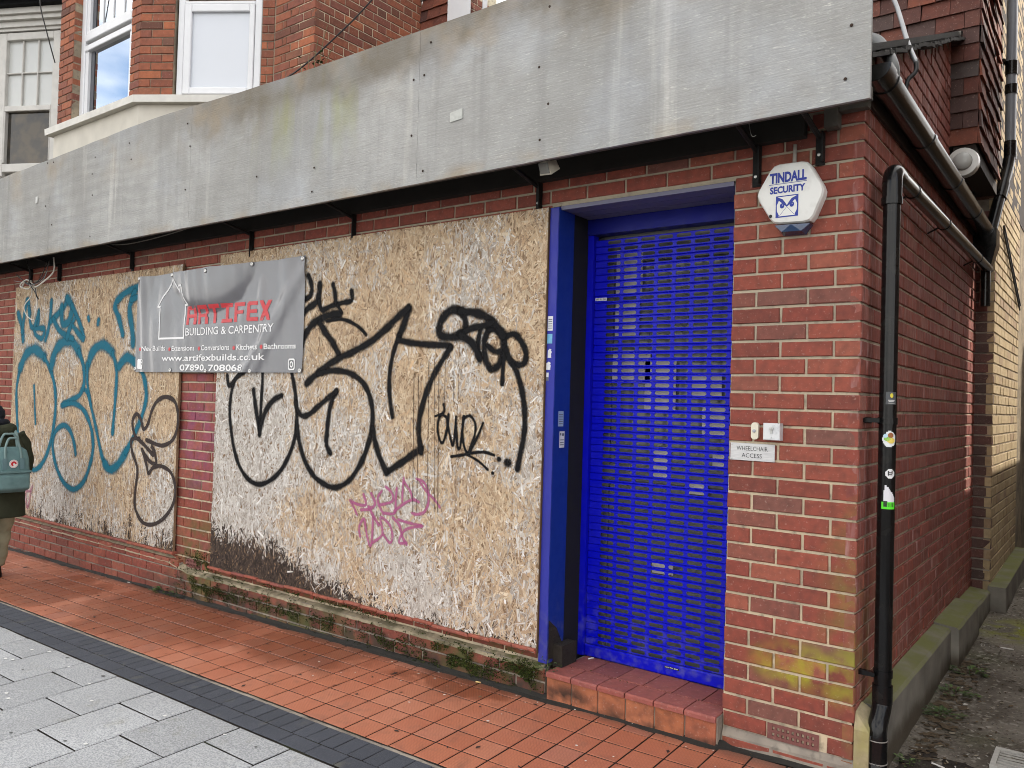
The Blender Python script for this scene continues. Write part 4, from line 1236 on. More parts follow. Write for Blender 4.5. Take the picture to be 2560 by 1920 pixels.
# ---------------------------------------------------------------- weathered plywood fascia
def ply_mat():
    m = MT('weathered_ply', .85, .2)
    x, y, z = m.xyz()[0:3]
    c = m.mix(m.ramp(m.noise(1.3, 5), [(.35, 0.), (.66, 1.)]), (.42, .42, .41), (.325, .325, .315))
    grain = m.noise(1.0, 5, m.map((5, 5, 150)), .65)
    c = m.mix(m.math('MULTIPLY', m.ramp(grain, [(.46, 0.), (.72, 1.)]), .45), c, (.27, .265, .25))
    fleck = m.ramp(m.noise(1.0, 4, m.map((26, 26, 210)), .6), [(.60, 0.), (.70, 1.)])
    c = m.mix(m.math('MULTIPLY', fleck, m.mr(x, -4.5, -.5, .25, .8)), c, (.62, .61, .57))
    dk = m.ramp(m.noise(1.0, 4, m.map((30, 30, 240), (3, 1, 7)), .6), [(.60, 0.), (.72, 1.)])
    c = m.mix(m.math('MULTIPLY', dk, .5), c, (.20, .195, .18))
    # long cathedral figure towards the left
    swirl = m.n('ShaderNodeTexWave', 'Fac', dict(wave_type='BANDS', bands_direction='Z'), Vector=m.map((.5, 1, 1)), Scale=3.4, Distortion=9.0, Detail=3.0, **{'Detail Scale': .8})
    c = m.mix(m.math('MULTIPLY', m.math('MULTIPLY', swirl, m.mr(x, -3.2, -5.0)), .30), c, (.47, .47, .45))
    # rain streaks: white bloom, green algae, brown run-off below the top edge
    st = m.noise(1.0, 4, m.map((7.5, 1, .42)), .6)
    c = m.mix(m.math('MULTIPLY', m.ramp(st, [(.62, 0.), (.74, 1.)]), .45), c, (.66, .64, .60))
    st2 = m.noise(1.0, 3, m.map((12, 1, .5), (4, 0, 2)), .6)
    c = m.mix(m.math('MULTIPLY', m.ramp(st2, [(.56, 0.), (.72, 1.)]), .42), c, (.245, .245, .24))
    gx = m.math('MULTIPLY', m.mr(m.math('ABSOLUTE', m.math('ADD', x, 3.15)), 1.0, .15), m.mr(z, 2.70, 3.25))
    gr = m.math('MULTIPLY', m.ramp(m.noise(1.0, 4, m.map((6.5, 1, 1.1), (1, 0, 0))), [(.50, 0.), (.66, 1.)]), gx)
    c = m.mix(m.math('MULTIPLY', gr, .85), c, (.30, .31, .13))
    top = m.mr(m.math('ADD', z, m.math('MULTIPLY', m.math('SUBTRACT', m.noise(3.5, 5), .5), .55)), 3.10, 3.34)
    c = m.mix(m.math('MULTIPLY', top, m.mr(x, -5.4, -3.8, .10, .88)), c, (.155, .130, .095))
    tan = m.math('MULTIPLY', m.ramp(m.noise(2.8, 5), [(.50, 0.), (.66, 1.)]), m.math('ADD', m.mr(z, 3.0, 3.35, 0., .6), m.mr(z, 2.67, 2.60, 0., .9), clamp=True))
    c = m.mix(tan, c, (.36, .28, .18))
    bl = m.math('MULTIPLY', m.ramp(m.noise(2.0, 4), [(.52, 0.), (.68, 1.)]), .35)
    c = m.mix(bl, c, (.42, .45, .50))
    mot = m.ramp(m.noise(4.5, 6, None, .7), [(.40, 0.), (.66, 1.)])
    c = m.mix(m.math('MULTIPLY', mot, .45), c, (.25, .245, .23))
    wash = m.ramp(m.noise(1.0, 4, m.map((2.6, 1, .8), (7, 0, 0)), .6), [(.44, 0.), (.62, 1.)])
    c = m.mix(m.math('MULTIPLY', wash, m.mr(x, -2.5, -5.0, .15, .5)), c, (.24, .235, .22))
    m.color(c)
    m.bump(m.math('ADD', m.math('MULTIPLY', grain, 1.2), m.noise(90, 3)), .45, .004)
    return m.m
M['ply'] = ply_mat()
M['old_timber'] = plain('old_timber', (.095, .085, .072), .95, grime=.6, gscale=14, bump=.6)
FY, FZ0, FZ1 = -.360, 2.590, 3.430
fas = thing('fascia_board', 'long weathered grey plywood fascia across the top of the shop', 'fascia')
jx = [-9.7, -6.63, -4.43, -2.21, .102]
for i, (a, b) in enumerate(zip(jx[:-1], jx[1:])):
    mb = MB()
    N = 24
    for k in range(N + 1):
        x = a + .0009 + (b - a - .0018) * k / N
        e0 = .0025 * mnoise.noise((x * 5, 0, i)) ; e1 = .004 * mnoise.noise((x * 4, 3, i)) - .035 * max(0, (-x - 6.0) / 2.5) + .03 * math.exp(-((x + 4.9) / .9) ** 2)
        bow = .004 * math.sin(k / N * math.pi) * (-1) ** i
        mb.v += [(x, FY + bow, FZ0 + e0), (x, FY + bow, FZ1 + e1), (x, FY + .018 + bow, FZ1 + e1), (x, FY + .018 + bow, FZ0 + e0)]
    for k in range(N):
        q = k * 4
        for s in range(4):
            mb.f.append((q + s, q + (s + 1) % 4, q + 4 + (s + 1) % 4, q + 4 + s))
    mb.f += [(0, 3, 2, 1), (N * 4, N * 4 + 1, N * 4 + 2, N * 4 + 3)]
    for f in range(len(mb.f)): mb.f[f] = tuple(reversed(mb.f[f]))
    pn = obj('ply_panel', mb, M['ply'], fas)
# rusty screw heads with their run marks
nl = MB()
def screw(x, z):
    nl.lathe([(.0068, .0), (.0056, -.0025), (.002, -.003)], (x, FY - .0035, z), 'y', 8)
for i, (a, b) in enumerate(zip(jx[:-1], jx[1:])):
    for zc in (2.67, 2.84, 3.02, 3.19, 3.34):
        for x in (a + .05, b - .05, a + (b - a) * .36, a + (b - a) * .62):
            if rnd.random() < .5:
                screw(x + rnd.gauss(0, .02), zc + rnd.gauss(0, .025))
obj('screw_heads', nl, plain('rust', (.045, .028, .02), .9, grime=.5), fas, kind='stuff')
obj('paper_scrap', MB().add([(-1.972, FY - .006, 2.880), (-1.886, FY - .006, 2.886), (-1.888, FY - .006, 2.940), (-1.974, FY - .006, 2.931)], [(0, 1, 2, 3)]), plain('scrap', (.50, .51, .48), .9, grime=.3, gscale=50), fas)
obj('paper_scrap', MB().add([(-6.893, FY - .006, 3.065), (-6.852, FY - .006, 3.065), (-6.852, FY - .006, 3.122), (-6.893, FY - .006, 3.122)], [(0, 1, 2, 3)]), plain('scrap2', (.58, .58, .56), .9, grime=.2, gscale=50), fas)
# timber frame, soffit void and straps behind it
obj('top_capping', MB().box(-9.7, .098, FY + .019, FY + .075, FZ1 - .07, FZ1 - .012), M['old_timber'], fas)
obj('bottom_batten', MB().box(-9.7, .096, FY + .019, FY + .066, FZ0 + .012, FZ0 + .060), M['old_timber'], fas)
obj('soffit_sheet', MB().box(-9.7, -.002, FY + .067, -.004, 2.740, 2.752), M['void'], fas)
obj('fascia_back', MB().box(-9.7, .095, FY + .0205, FY + .026, FZ0 + .062, FZ1 - .075), M['old_timber'], fas)
obj('wall_batten', MB().box(-9.7, -.235, -.050, -.001, 2.596, 2.7385), plain('batten_dark', (.020, .018, .016), .95, grime=.4), fas)
obj('end_block', MB().box(-.150, -.095, -.060, -.002, 2.610, 2.738).box(-.094, .02, -.05, -.004, 2.672, 2.735), M['old_timber'], fas)
strap_m = plain('strap_black', (.008, .008, .008), .7, grime=.5, gscale=40, bump=.6)
for x, zb, zt in ((-7.80, 2.42, 2.67), (-7.18, 2.425, 2.67), (-5.85, 2.435, 2.67), (-4.18, 2.40, 2.67), (-3.095, 2.43, 2.67), (-1.64, 2.445, 2.67), (-.452, 2.415, 2.672), (-.178, 2.470, 2.672)):
    zt = 2.594 if x < -.3 else 2.605
    o = obj('wall_strap', MB().box(x - .019, x + .019, -.009, -.0025, zb, zt).box(x + .012, x + .019, -.038, -.0092, zb + .01, zt), strap_m, fas)
    obj('strap_bolt', MB().lathe([(.008, 0), (.007, -.005), (.002, -.006)], (x - .004, -.0095, zb + .045), 'y', 8), M['steel'], o)
    obj('diagonal_stay', MB().tube([(x, -.02, zt - .02), (x, FY + .05, FZ0 + .05)], .012, 6), strap_m, fas)
# cable sagging inside the soffit
obj('soffit_cable', MB().tube(bez([(-6.1, -.16, 2.66), (-5.6, -.17, 2.615), (-4.9, -.17, 2.640), (-4.3, -.17, 2.70)]), .004, 6), plain('cable_grey', (.22, .21, .18), .6), fas)
obj('hanging_wire', MB().tube(bez([(-.43, -.18, 2.66), (-.418, -.18, 2.60), (-.408, -.18, 2.585), (-.395, -.18, 2.588)]), .0015, 5), M['steel'], fas)

# little floodlight hung below the fascia
fl = thing('floodlight', 'small grey floodlight tucked under the fascia above the door', 'light')
lm = plain('lamp_grey', (.42, .39, .32), .5, grime=.4)
Mx = Matrix.Translation((-1.40, -.27, 2.585)) @ Matrix.Rotation(math.radians(25), 4, 'X') @ Matrix.Rotation(math.radians(-18), 4, 'Z')
b = MB().add([(-.045, -.03, -.035), (.045, -.03, -.035), (.045, .03, -.022), (-.045, .03, -.022), (-.032, -.026, .03), (.032, -.026, .03), (.032, .026, .03), (-.032, .026, .03)], [(0, 3, 2, 1), (4, 5, 6, 7), (0, 1, 5, 4), (1, 2, 6, 5), (2, 3, 7, 6), (3, 0, 4, 7)]).xf(Mx)
obj('lamp_housing', b, lm, fl)
b = MB().box(-.036, .036, -.033, -.0305, -.028, .024).xf(Mx)
obj('lamp_lens', b, plain('lens', (.16, .16, .15), .2, grime=.2), fl)
obj('lamp_bracket', MB().tube([(-1.40, -.265, 2.61), (-1.40, -.25, 2.70)], .008, 6), M['black_metal'], fl)

# ---------------------------------------------------------------- loose cables under the left end of the fascia
cb = thing('cable_bundle', 'tangled white and black cables hanging under the left end of the fascia', 'cables')
cw_, ck_ = plain('cable_white', (.62, .60, .54), .5, grime=.15), plain('cable_black', (.03, .03, .03), .5, grime=.2)
cy = -.14
for nm, pts, r, m in (('white_cable', [(-7.02, 2.63), (-7.05, 2.50), (-7.20, 2.40), (-7.38, 2.375), (-7.47, 2.41), (-7.52, 2.45), (-7.62, 2.44), (-7.72, 2.39)], .0065, cw_),
                      ('white_cable', [(-7.45, 2.38), (-7.50, 2.30), (-7.56, 2.20), (-7.54, 2.11), (-7.44, 2.065), (-7.32, 2.10), (-7.33, 2.22), (-7.41, 2.34), (-7.46, 2.40)], .005, cw_),
                      ('white_cable', [(-7.46, 2.40), (-7.58, 2.37), (-7.67, 2.40), (-7.60, 2.455), (-7.50, 2.44)], .006, cw_),
                      ('grey_cable', [(-7.10, 2.61), (-7.25, 2.46), (-7.42, 2.40), (-7.60, 2.44), (-7.8, 2.50)], .004, ck_),
                      ('black_cable', [(-7.60, 2.64), (-7.54, 2.53), (-7.47, 2.42), (-7.40, 2.34), (-7.34, 2.26), (-7.31, 2.29), (-7.37, 2.36)], .0045, ck_),
                      ('black_cable', [(-7.15, 2.60), (-7.33, 2.45), (-7.47, 2.40), (-7.66, 2.46), (-7.85, 2.53)], .004, ck_),
                      ('grey_cable', [(-7.14, 2.51), (-7.28, 2.43), (-7.44, 2.39), (-7.55, 2.42), (-7.9, 2.47)], .0035, plain('cable_mid', (.25, .25, .25), .5))):
    pts = [(a, cy + .02 * math.sin(i * 2.1), b) for i, (a, b) in enumerate(pts)]
    obj(nm, MB().tube(bez(pts, 6), r, 6), m, cb, smooth=True)

# ---------------------------------------------------------------- alarm box
al = thing('alarm_box', 'white hexagonal alarm box with blue lettering and owl emblem on the pier', 'alarm box')
awh = MT('alarm_white', .38, .5)
awh.color(awh.mix(awh.math('MULTIPLY', awh.ramp(awh.noise(16, 5), [(.5, 0.), (.75, 1.)]), .35), (.74, .74, .71), (.42, .40, .36)))
M['alarm_white'] = awh.m
hexo = [(-.358, 2.227), (-.194, 2.221), (-.140, 2.352), (-.214, 2.486), (-.362, 2.488), (-.438, 2.360)]
hx, hz = -.288, 2.355
def rounded(poly, r=.18):
    out = []
    n = len(poly)
    for i in range(n):
        p, a, b = Vector(poly[i]), Vector(poly[i - 1]), Vector(poly[(i + 1) % n])
        for t in (0, .5, 1):
            q0, q1 = p + (a - p) * r, p + (b - p) * r
            out.append(tuple((1 - t) ** 2 * q0 + 2 * t * (1 - t) * p + t * t * q1))
    return out
def scale_poly(poly, s, cx, cz):
    return [(cx + (x - cx) * s, cz + (z - cz) * s) for x, z in poly]
ho = rounded(hexo)
rings = [(1.0, -.004), (1.0, -.048), (.955, -.060), (.80, -.066)]
mb = MB(); n = len(ho)
for s, y in rings:
    mb.v += [(x, y, z) for x, z in scale_poly(ho, s, hx, hz)]
for i in range(len(rings) - 1):
    for k in range(n):
        mb.f.append((i * n + k, (i) * n + (k + 1) % n, (i + 1) * n + (k + 1) % n, (i + 1) * n + k))
mb.f.append(tuple((len(rings) - 1) * n + k for k in range(n)))
obj('alarm_case', mb, M['alarm_white'], al, smooth=True, sharp=25)
lamp = MB().add([(-.352, -.052, 2.222), (-.200, -.052, 2.217), (-.200, -.006, 2.217), (-.352, -.006, 2.222), (-.318, -.058, 2.190), (-.236, -.058, 2.187), (-.228, -.010, 2.178), (-.326, -.010, 2.181), (-.277, -.064, 2.218)],
                [(0, 4, 8), (4, 5, 8), (5, 1, 8), (0, 3, 7, 4), (1, 5, 6, 2), (4, 7, 6, 5)])
lm_ = MT('strobe_blue', .12, .6); lm_.color((.025, .05, .11)); obj('strobe_lamp', lamp, lm_.m, al)
M['print_blue'] = plain('print_blue', (.020, .040, .30), .45, grime=.1)
AY = -.0672
text_mesh('company_name', 'TINDALL', -.371, -.214, 2.4035, .0430, M['print_blue'], al, AY, bold=.048)
obj('name_rule', MB().add([(-.374, AY, 2.3955), (-.213, AY, 2.3955), (-.213, AY, 2.3975), (-.374, AY, 2.3975)], [(0, 1, 2, 3)]), M['print_blue'], al)
text_mesh('company_line', 'SECURITY', -.370, -.219, 2.3575, .029, M['print_blue'], al, AY, bold=.042)
em = obj('owl_emblem', flat([(-.343, 2.251), (-.247, 2.251), (-.247, 2.344), (-.343, 2.344)], AY, False), M['print_blue'], al)
pw_ = plain('print_white', (.74, .74, .71), .45, grime=.05)
def eb(u, v): return (-.343 + .096 * u, 2.251 + .093 * v)
brow = [eb(.08, .95), eb(.30, .84), eb(.42, .68), eb(.50, .54), eb(.58, .68), eb(.70, .84), eb(.94, .95), eb(.5, .95)]
facel = [eb(.05, .58), eb(.14, .78), eb(.49, .47), eb(.16, .08), eb(.06, .30)]
facer = [eb(.95, .58), eb(.94, .30), eb(.84, .08), eb(.51, .47), eb(.86, .78)]
chin = [eb(.12, .055), eb(.88, .055), eb(.80, .10), eb(.505, .455), eb(.495, .455), eb(.20, .10)]
for p in (brow[::-1], facel[::-1], facer[::-1], chin):
    obj('owl_face', flat(p, AY - .0006, False), pw_, em)
for ex, ez in ((.29, .53), (.72, .56)):
    c = eb(ex, ez)
    obj('owl_eye', flat([(c[0] + .0100 * math.cos(a), c[1] + .0115 * math.sin(a)) for a in [k * math.pi / 6 for k in range(12)]], AY - .0012, False), M['print_blue'], em)
    obj('eye_glint', flat([(c[0] + .002 + .0018 * math.cos(a), c[1] + .003 + .002 * math.sin(a)) for a in [k * math.pi / 3 for k in range(6)]], AY - .0018, False), pw_, em)
for sx, sz in ((-.366, 2.2615), (-.218, 2.262)):
    obj('screw_hole', MB().lathe([(.0075, 0), (.0075, -.0015), (.003, -.001)], (sx, -.0635, sz), 'y', 10), M['black_metal'], al)
obj('feed_conduit', MB().tube([(-.285, -.012, 2.48), (-.283, -.012, 2.575)], .0085, 8), plain('conduit', (.36, .33, .29), .6, grime=.5, gscale=30), al, smooth=True)

# ---------------------------------------------------------------- sign, bell and key switch on the pier
sg = thing('wheelchair_access_sign', 'small silver wheelchair access plate screwed to the brick pier', 'sign')
sp_ = MT('brushed_plate', .35, .5, .35); sp_.color(sp_.mix(sp_.ramp(sp_.noise(1, 3, sp_.map((20, 1, 300))), [(.4, 0.), (.6, 1.)]), (.60, .60, .60), (.50, .50, .51)))
obj('plate', MB().cbox(-.546, -.3455, -.004, .003, 1.1945, 1.2715, .001), sp_.m, sg)
ikb = plain('ink_black', (.02, .02, .02), .5, grime=0)
text_mesh('sign_text', 'WHEELCHAIR', -.517, -.376, 1.2395, .0185, ikb, sg, -.0046, bold=-.004)
text_mesh('sign_text', 'ACCESS', -.493, -.402, 1.2085, .0185, ikb, sg, -.0046, bold=-.004)
for x in (-.539, -.3525):
    for z in (1.2015, 1.2645):
        obj('screw', MB().lathe([(.0035, 0), (.003, -.0015), (.001, -.0018)], (x, -.0042, z), 'y', 8), M['steel'], sg)
be = thing('doorbell', 'slim cream doorbell push beside the metal key switch', 'doorbell')
cream = plain('cream_plastic', (.68, .64, .52), .4, grime=.12)
prof = rrect(-.4487, -.4165, 1.2905, 1.3655, .0145, 5)
obj('bell_case', MB().prism(prof, -.016, .0), cream, be)
obj('bell_button', MB().lathe([(.0075, 0), (.0070, -.0025), (.003, -.0032)], (-.4345, -.0162, 1.328), 'y', 14), plain('button_grey', (.33, .35, .40), .4, grime=0), be, smooth=True)
obj('bell_light', MB().lathe([(.002, 0), (.0012, -.001)], (-.4330, -.0162, 1.349), 'y', 8), plain('led', (.7, .6, .5), .4, grime=0), be)
ks = thing('key_switch', 'square white metal shutter key switch with cylinder lock on the pier', 'key switch')
kw = MT('switch_alu', .45, .4, .2); kw.color(kw.mix(kw.math('MULTIPLY', kw.ramp(kw.noise(40, 4), [(.52, 0.), (.68, 1.)]), .5), (.62, .63, .64), (.36, .37, .39)))
obj('switch_case', MB().cbox(-.386, -.3125, -.042, .0, 1.2915, 1.3655, .003), kw.m, ks)
obj('lock_cylinder', MB().lathe([(.0092, 0), (.0092, -.003), (.002, -.0035)], (-.3490, -.0424, 1.3420), 'y', 14).prism([(-.3540, 1.320), (-.3445, 1.320), (-.3445, 1.341), (-.3540, 1.341)], -.0445, -.0424), M['steel'], ks)
obj('keyhole', MB().add([(-.3498, -.0464, 1.3395), (-.3484, -.0464, 1.3395), (-.3484, -.0464, 1.3465), (-.3498, -.0464, 1.3465)], [(0, 1, 2, 3)]), ikb, ks)
obj('screw', MB().lathe([(.003, 0), (.0025, -.0015), (.001, -.0018)], (-.3488, -.0422, 1.3030), 'y', 8), M['steel'], ks)

# ---------------------------------------------------------------- stickers on the blue post
def sticker(label, x0, x1, z0, z1, y, mat, marks=None, tear=0, axis='y'):
    st = thing('sticker', label, 'sticker', 'stickers stuck on the door post')
    if axis == 'y':
        V = lambda a, b, d: (a, y - d, b)
    else:
        V = lambda a, b, d: (y + d, a, b)
    pts = [(x0, z0), (x1, z0), (x1, z1), (x0, z1)]
    if tear:
        n = 9
        rr = random.Random(tear)
        pts = [(x0, z0)] + [(x0 + (x1 - x0) * (1 - rr.random() * .3), z0 + (z1 - z0) * k / n) for k in range(n)] + [(x0 + (x1 - x0) * .5, z1), (x0, z1 - (z1 - z0) * .2)]
    obj('sticker_face', MB().add([V(a, b, .0006) for a, b in pts], [tuple(range(len(pts)))]), mat, st)
    if marks:
        mk = MB()
        for a, b, c, d in marks:
            mk.add([V(x0 + (x1 - x0) * u, z0 + (z1 - z0) * v, .0012) for u, v in ((a, c), (b, c), (b, d), (a, d))], [(0, 1, 2, 3)])
        obj('sticker_print', mk, plain('sticker_ink', (.12, .13, .16), .6, grime=0), st)
    return st
swm, sbm = plain('sticker_white', (.66, .67, .70), .5, grime=.25, gscale=60), plain('sticker_blue', (.16, .42, .62), .5, grime=.3, gscale=40)
lines = [(.12, .88, v, v + .05) for v in (.15, .3, .45, .6, .75)]
sticker('crinkle edged white lined sticker, topmost on the blue post', -1.550, -1.518, 1.802, 1.878, -.022, swm, lines)
sticker('small pale blue and white sticker below the crinkled one on the post', -1.551, -1.519, 1.735, 1.785, -.022, sbm)
sticker('curled white paper scrap sticker in the middle of the blue post', -1.545, -1.520, 1.660, 1.708, -.022, swm, None, 3)
sticker('torn pointed white sticker remnant on the blue post', -1.552, -1.522, 1.597, 1.640, -.022, swm, None, 8)
sticker('half grey half white sticker remnant, lowest on the post front', -1.551, -1.536, 1.540, 1.582, -.022, swm, [(0, 1, 0, .45)])
sticker('blue and white printed label on the inner side of the post', .02, .07, 1.302, 1.382, -1.497, plain('label_blue', (.30, .40, .58), .5, grime=.2), lines, 0, 'x')
sticker('tilted white notice label on the inner side of the post', .036, .084, 1.190, 1.276, -1.497, swm, [(.1, .35, .75, .9), (.5, .9, .72, .88)] + lines[:3], 0, 'x')
# phone labels on the shutter
for lab, x0, x1, z0, z1, body in (('tiny white phone number label at the upper left of the shutter', -1.458, -1.385, 1.990, 2.006, '0800 955 2044'), ('tiny dark phone number label low on the shutter', -.985, -.905, .094, .104, '0800 955 2044')):
    st = thing('number_label', lab, 'label')
    dark = z0 < 1
    yy = SY - (.0105 if dark else .0008)
    obj('label_face', MB().add([(x0, yy - .0006, z0), (x1, yy - .0006, z0), (x1, yy - .0006, z1), (x0, yy - .0006, z1)], [(0, 1, 2, 3)]), ikb if dark else swm, st)
    text_mesh('label_number', body, x0 + .004, x1 - .004, z0 + .003, z1 - z0 - .005, M['ink_white'] if dark else ikb, st, yy - .0012)

# ---------------------------------------------------------------- black waste pipe on the corner
bp = MT('black_upvc', .22, .5); bp.color(bp.mix(bp.math('MULTIPLY', bp.ramp(bp.noise(12, 5), [(.52, 0.), (.74, 1.)]), .35), (.006, .006, .0065), (.03, .028, .024))); bp.set('Roughness', .2).set('Specular IOR Level', .3); M['black_upvc'] = bp.m
PX, PYc, PR = .084, .108, .034
pipe = thing('waste_pipe', 'black plastic drain pipe down the corner with an elbow and long overhead run', 'drain pipe')
obj('vertical_pipe', MB().tube([(PX, PYc, .235), (PX, PYc, 2.33)], PR, 20), M['black_upvc'], pipe, smooth=True, sharp=40)
el = [(PX, PYc + .055 * (1 - math.cos(a)) * 1.0, 2.385 + .05 * math.sin(a)) for a in [k * math.pi / 2 / 8 for k in range(9)]]
obj('top_elbow', MB().tube([(PX, PYc, 2.318)] + el + [(PX, PYc + .115, 2.434)], .0385, 20), M['black_upvc'], pipe, smooth=True, sharp=40)
obj('elbow_collar', MB().tube([(PX, PYc, 2.292), (PX, PYc, 2.322)], .0415, 20), M['black_upvc'], pipe, smooth=True, sharp=40)
HZ = lambda y: 2.435 + .012 * y
bw = MT('black_upvc_shiny', .24, .6); bw.color((.012, .011, .010)).set('IOR', 1.9)
obj('horizontal_pipe', MB().tube([(PX, PYc + .10, HZ(.2)), (PX, 3.18, HZ(3.18))], .033, 20), bw.m, pipe, smooth=True, sharp=40)
for y in (.52, 1.35, 2.62):
    c = obj('pipe_clip', MB().tube([(PX, y - .012, HZ(y)), (PX, y + .012, HZ(y))], .0365, 18), M['black_upvc'], pipe, smooth=True, sharp=40)
    obj('clip_arm', MB().tube([(PX - .03, y, HZ(y) - .02), (.0, y + .02, HZ(y) - .04)], .005, 6), M['black_metal'], c)
for z in (1.392, .352):
    c = obj('pipe_clip', MB().tube([(PX, PYc, z - .014), (PX, PYc, z + .014)], .0385, 20), M['black_upvc'], pipe, smooth=True, sharp=40)
    obj('clip_arm', MB().box(.002, PX - .02, PYc - .055, PYc - .030, z - .008, z + .010).tube([(.004, PYc - .04, z), (.03, PYc - .04, z)], .013, 10), M['black_upvc'], c)
sw = [(PX, PYc, .26), (PX, PYc, .235)]
obj('pipe_coupling', MB().tube([(PX, PYc, .232), (PX, PYc, .305)], .0395, 20), M['black_upvc'], pipe, smooth=True, sharp=40)
obj('swan_neck', MB().tube(bez([(PX, PYc, .255), (PX, PYc - .004, .222), (PX - .002, PYc - .028, .185), (PX - .004, PYc - .053, .150), (PX - .004, PYc - .062, .112), (PX - .004, PYc - .062, .09)], 4), .0375, 20), M['black_upvc'], pipe, smooth=True, sharp=40)
obj('shoe_pipe', MB().tube([(PX - .004, PYc - .062, .105), (PX - .004, PYc - .062, -.05)], .040, 20), M['black_upvc'], pipe, smooth=True, sharp=40)
obj('pipe_mouth', MB().tube([(PX - .004, PYc - .062, .015), (PX - .004, PYc - .085, -.065)], .0385, 18), M['black_upvc'], pipe, smooth=True, sharp=40)
obj('joint_ring', MB().tube([(PX - .004, PYc - .062, .100), (PX - .004, PYc - .062, .104)], .0412, 20), plain('ring_dust', (.25, .24, .22), .7), pipe)
obj('joint_ring', MB().tube([(PX - .004, PYc - .062, .008), (PX - .004, PYc - .062, .0125)], .0415, 20), plain('ring_dust2', (.25, .24, .22), .7), pipe)
# stickers curved round the pipe, on the side that faces the street
def pipe_sticker(label, z0, z1, a0, a1, mat, shape=None, prints=()):
    st = thing('sticker', label, 'sticker', 'stickers stuck on the drain pipe')
    def cyl(a, z, d): return (PX + (PR + d) * math.cos(a), PYc + (PR + d) * math.sin(a), z)
    def patch(ra, rb, sa, sb, d, m, nm, mask=None, par=st):
        mb = MB(); n, k = 14, 14
        for i in range(n):
            for j in range(k):
                u0, u1, v0, v1 = i / n, (i + 1) / n, j / k, (j + 1) / k
                if mask and not mask((u0 + u1) / 2, (v0 + v1) / 2): continue
                q = [(ra + (rb - ra) * u, sa + (sb - sa) * v) for u, v in ((u0, v0), (u1, v0), (u1, v1), (u0, v1))]
                mb.add([cyl(a, z, d) for a, z in q], [(0, 1, 2, 3)])
        if mb.f: obj(nm, mb, m, par)
    A0, A1 = math.radians(a0), math.radians(a1)
    patch(A0, A1, z0, z1, .0008, mat, 'sticker_face', shape)
    for (ua, ub, va, vb, m, msk) in prints:
        patch(A0 + (A1 - A0) * ua, A0 + (A1 - A0) * ub, z0 + (z1 - z0) * va, z0 + (z1 - z0) * vb, .0016, m, 'sticker_print', msk)
P_ = lambda n, c: plain('sticker_' + n, c, .45, grime=.05)
disc = lambda u, v: (u - .5) ** 2 + (v - .5) ** 2 < .25
pipe_sticker('dark grey square sticker with a yellow badge, highest on the pipe', 1.460, 1.512, -92, -20, P_('grey', (.075, .08, .085)), None, [(.36, .66, .52, .88, P_('yellow', (.62, .55, .05)), disc), (.2, .8, .30, .36, P_('w1', (.6, .6, .6)), None), (.25, .75, .20, .25, P_('w2', (.6, .6, .6)), None), (.2, .8, .08, .12, P_('w3', (.5, .5, .5)), None)])
pipe_sticker('cut out sticker with a brown, green and yellow cartoon on white', 1.285, 1.352, -112, -20, P_('white', (.72, .75, .76)), lambda u, v: ((u - .52) / .5) ** 2 + ((v - .48) / .5) ** 2 < 1.0 and not (u < .3 and v > .72), [(.40, .80, .55, .88, P_('brown', (.30, .11, .035)), disc), (.14, .60, .36, .62, P_('green', (.25, .50, .10)), disc), (.35, .92, .22, .58, P_('yel2', (.75, .58, .12)), disc), (.1, .4, .55, .8, P_('ltblue', (.45, .65, .75)), disc)])
pipe_sticker('round white sticker with two black bars and little horns', 1.156, 1.195, -86, -24, P_('white2', (.75, .75, .75)), disc, [(.25, .36, .3, .8, P_('blk1', (.02, .02, .02)), None), (.28, .72, .56, .66, P_('blk2', (.02, .02, .02)), None), (.28, .72, .36, .46, P_('blk3', (.02, .02, .02)), None), (.64, .75, .5, .85, P_('blk4', (.02, .02, .02)), None)])
pipe_sticker('torn white and bright green sticker, lowest on the pipe', 1.030, 1.128, -108, -18, P_('white3', (.70, .70, .73)), lambda u, v: v < .98 - .75 * max(0, u - .35) and u > .12 * (1 - v) - .02 + .22 * v, [(.0, 1.0, .0, .30, P_('lime', (.10, .72, .03)), None), (.15, .42, .10, .34, P_('blk5', (.02, .03, .02)), None), (.5, .95, .10, .26, P_('blk6', (.02, .06, .02)), lambda u, v: (int(u * 6) % 2) == 0)])

# ---------------------------------------------------------------- gutter and hopper along the alley
gut = thing('gutter', 'black half round gutter running along the alley side above the bricks', 'gutter')
gb = MT('gutter_black', .22, .5); gb.color((.006, .006, .0055)).set('IOR', 1.75); M['gutter_black'] = gb.m
def half_round(y0, y1, r, cx, z0, z1, n=12, t=.003):
    mb = MB()
    ring_ = [(r * math.cos(a), r * math.sin(a)) for a in [math.pi + math.pi * k / n for k in range(n + 1)]] + [((r - t) * math.cos(a), (r - t) * math.sin(a)) for a in [2 * math.pi - math.pi * k / n for k in range(n + 1)]]
    for y, z in ((y0, z0), (y1, z1)):
        mb.v += [(cx + a, y, z + b) for a, b in ring_]
    k = len(ring_)
    for i in range(k):
        mb.f.append((i, (i + 1) % k, k + (i + 1) % k, k + i))
    mb.f += [tuple(range(k - 1, -1, -1)), tuple(range(k, 2 * k))]
    return mb
GXc, GZ = .075, 2.775
gz = lambda y: GZ - .012 * (y + .2)
obj('gutter_run', half_round(-.12, 3.12, .058, GXc, gz(-.12), gz(3.12)), M['gutter_black'], gut, smooth=True, sharp=40)
st_end = half_round(-.20, -.10, .064, GXc, gz(-.2), gz(-.1))
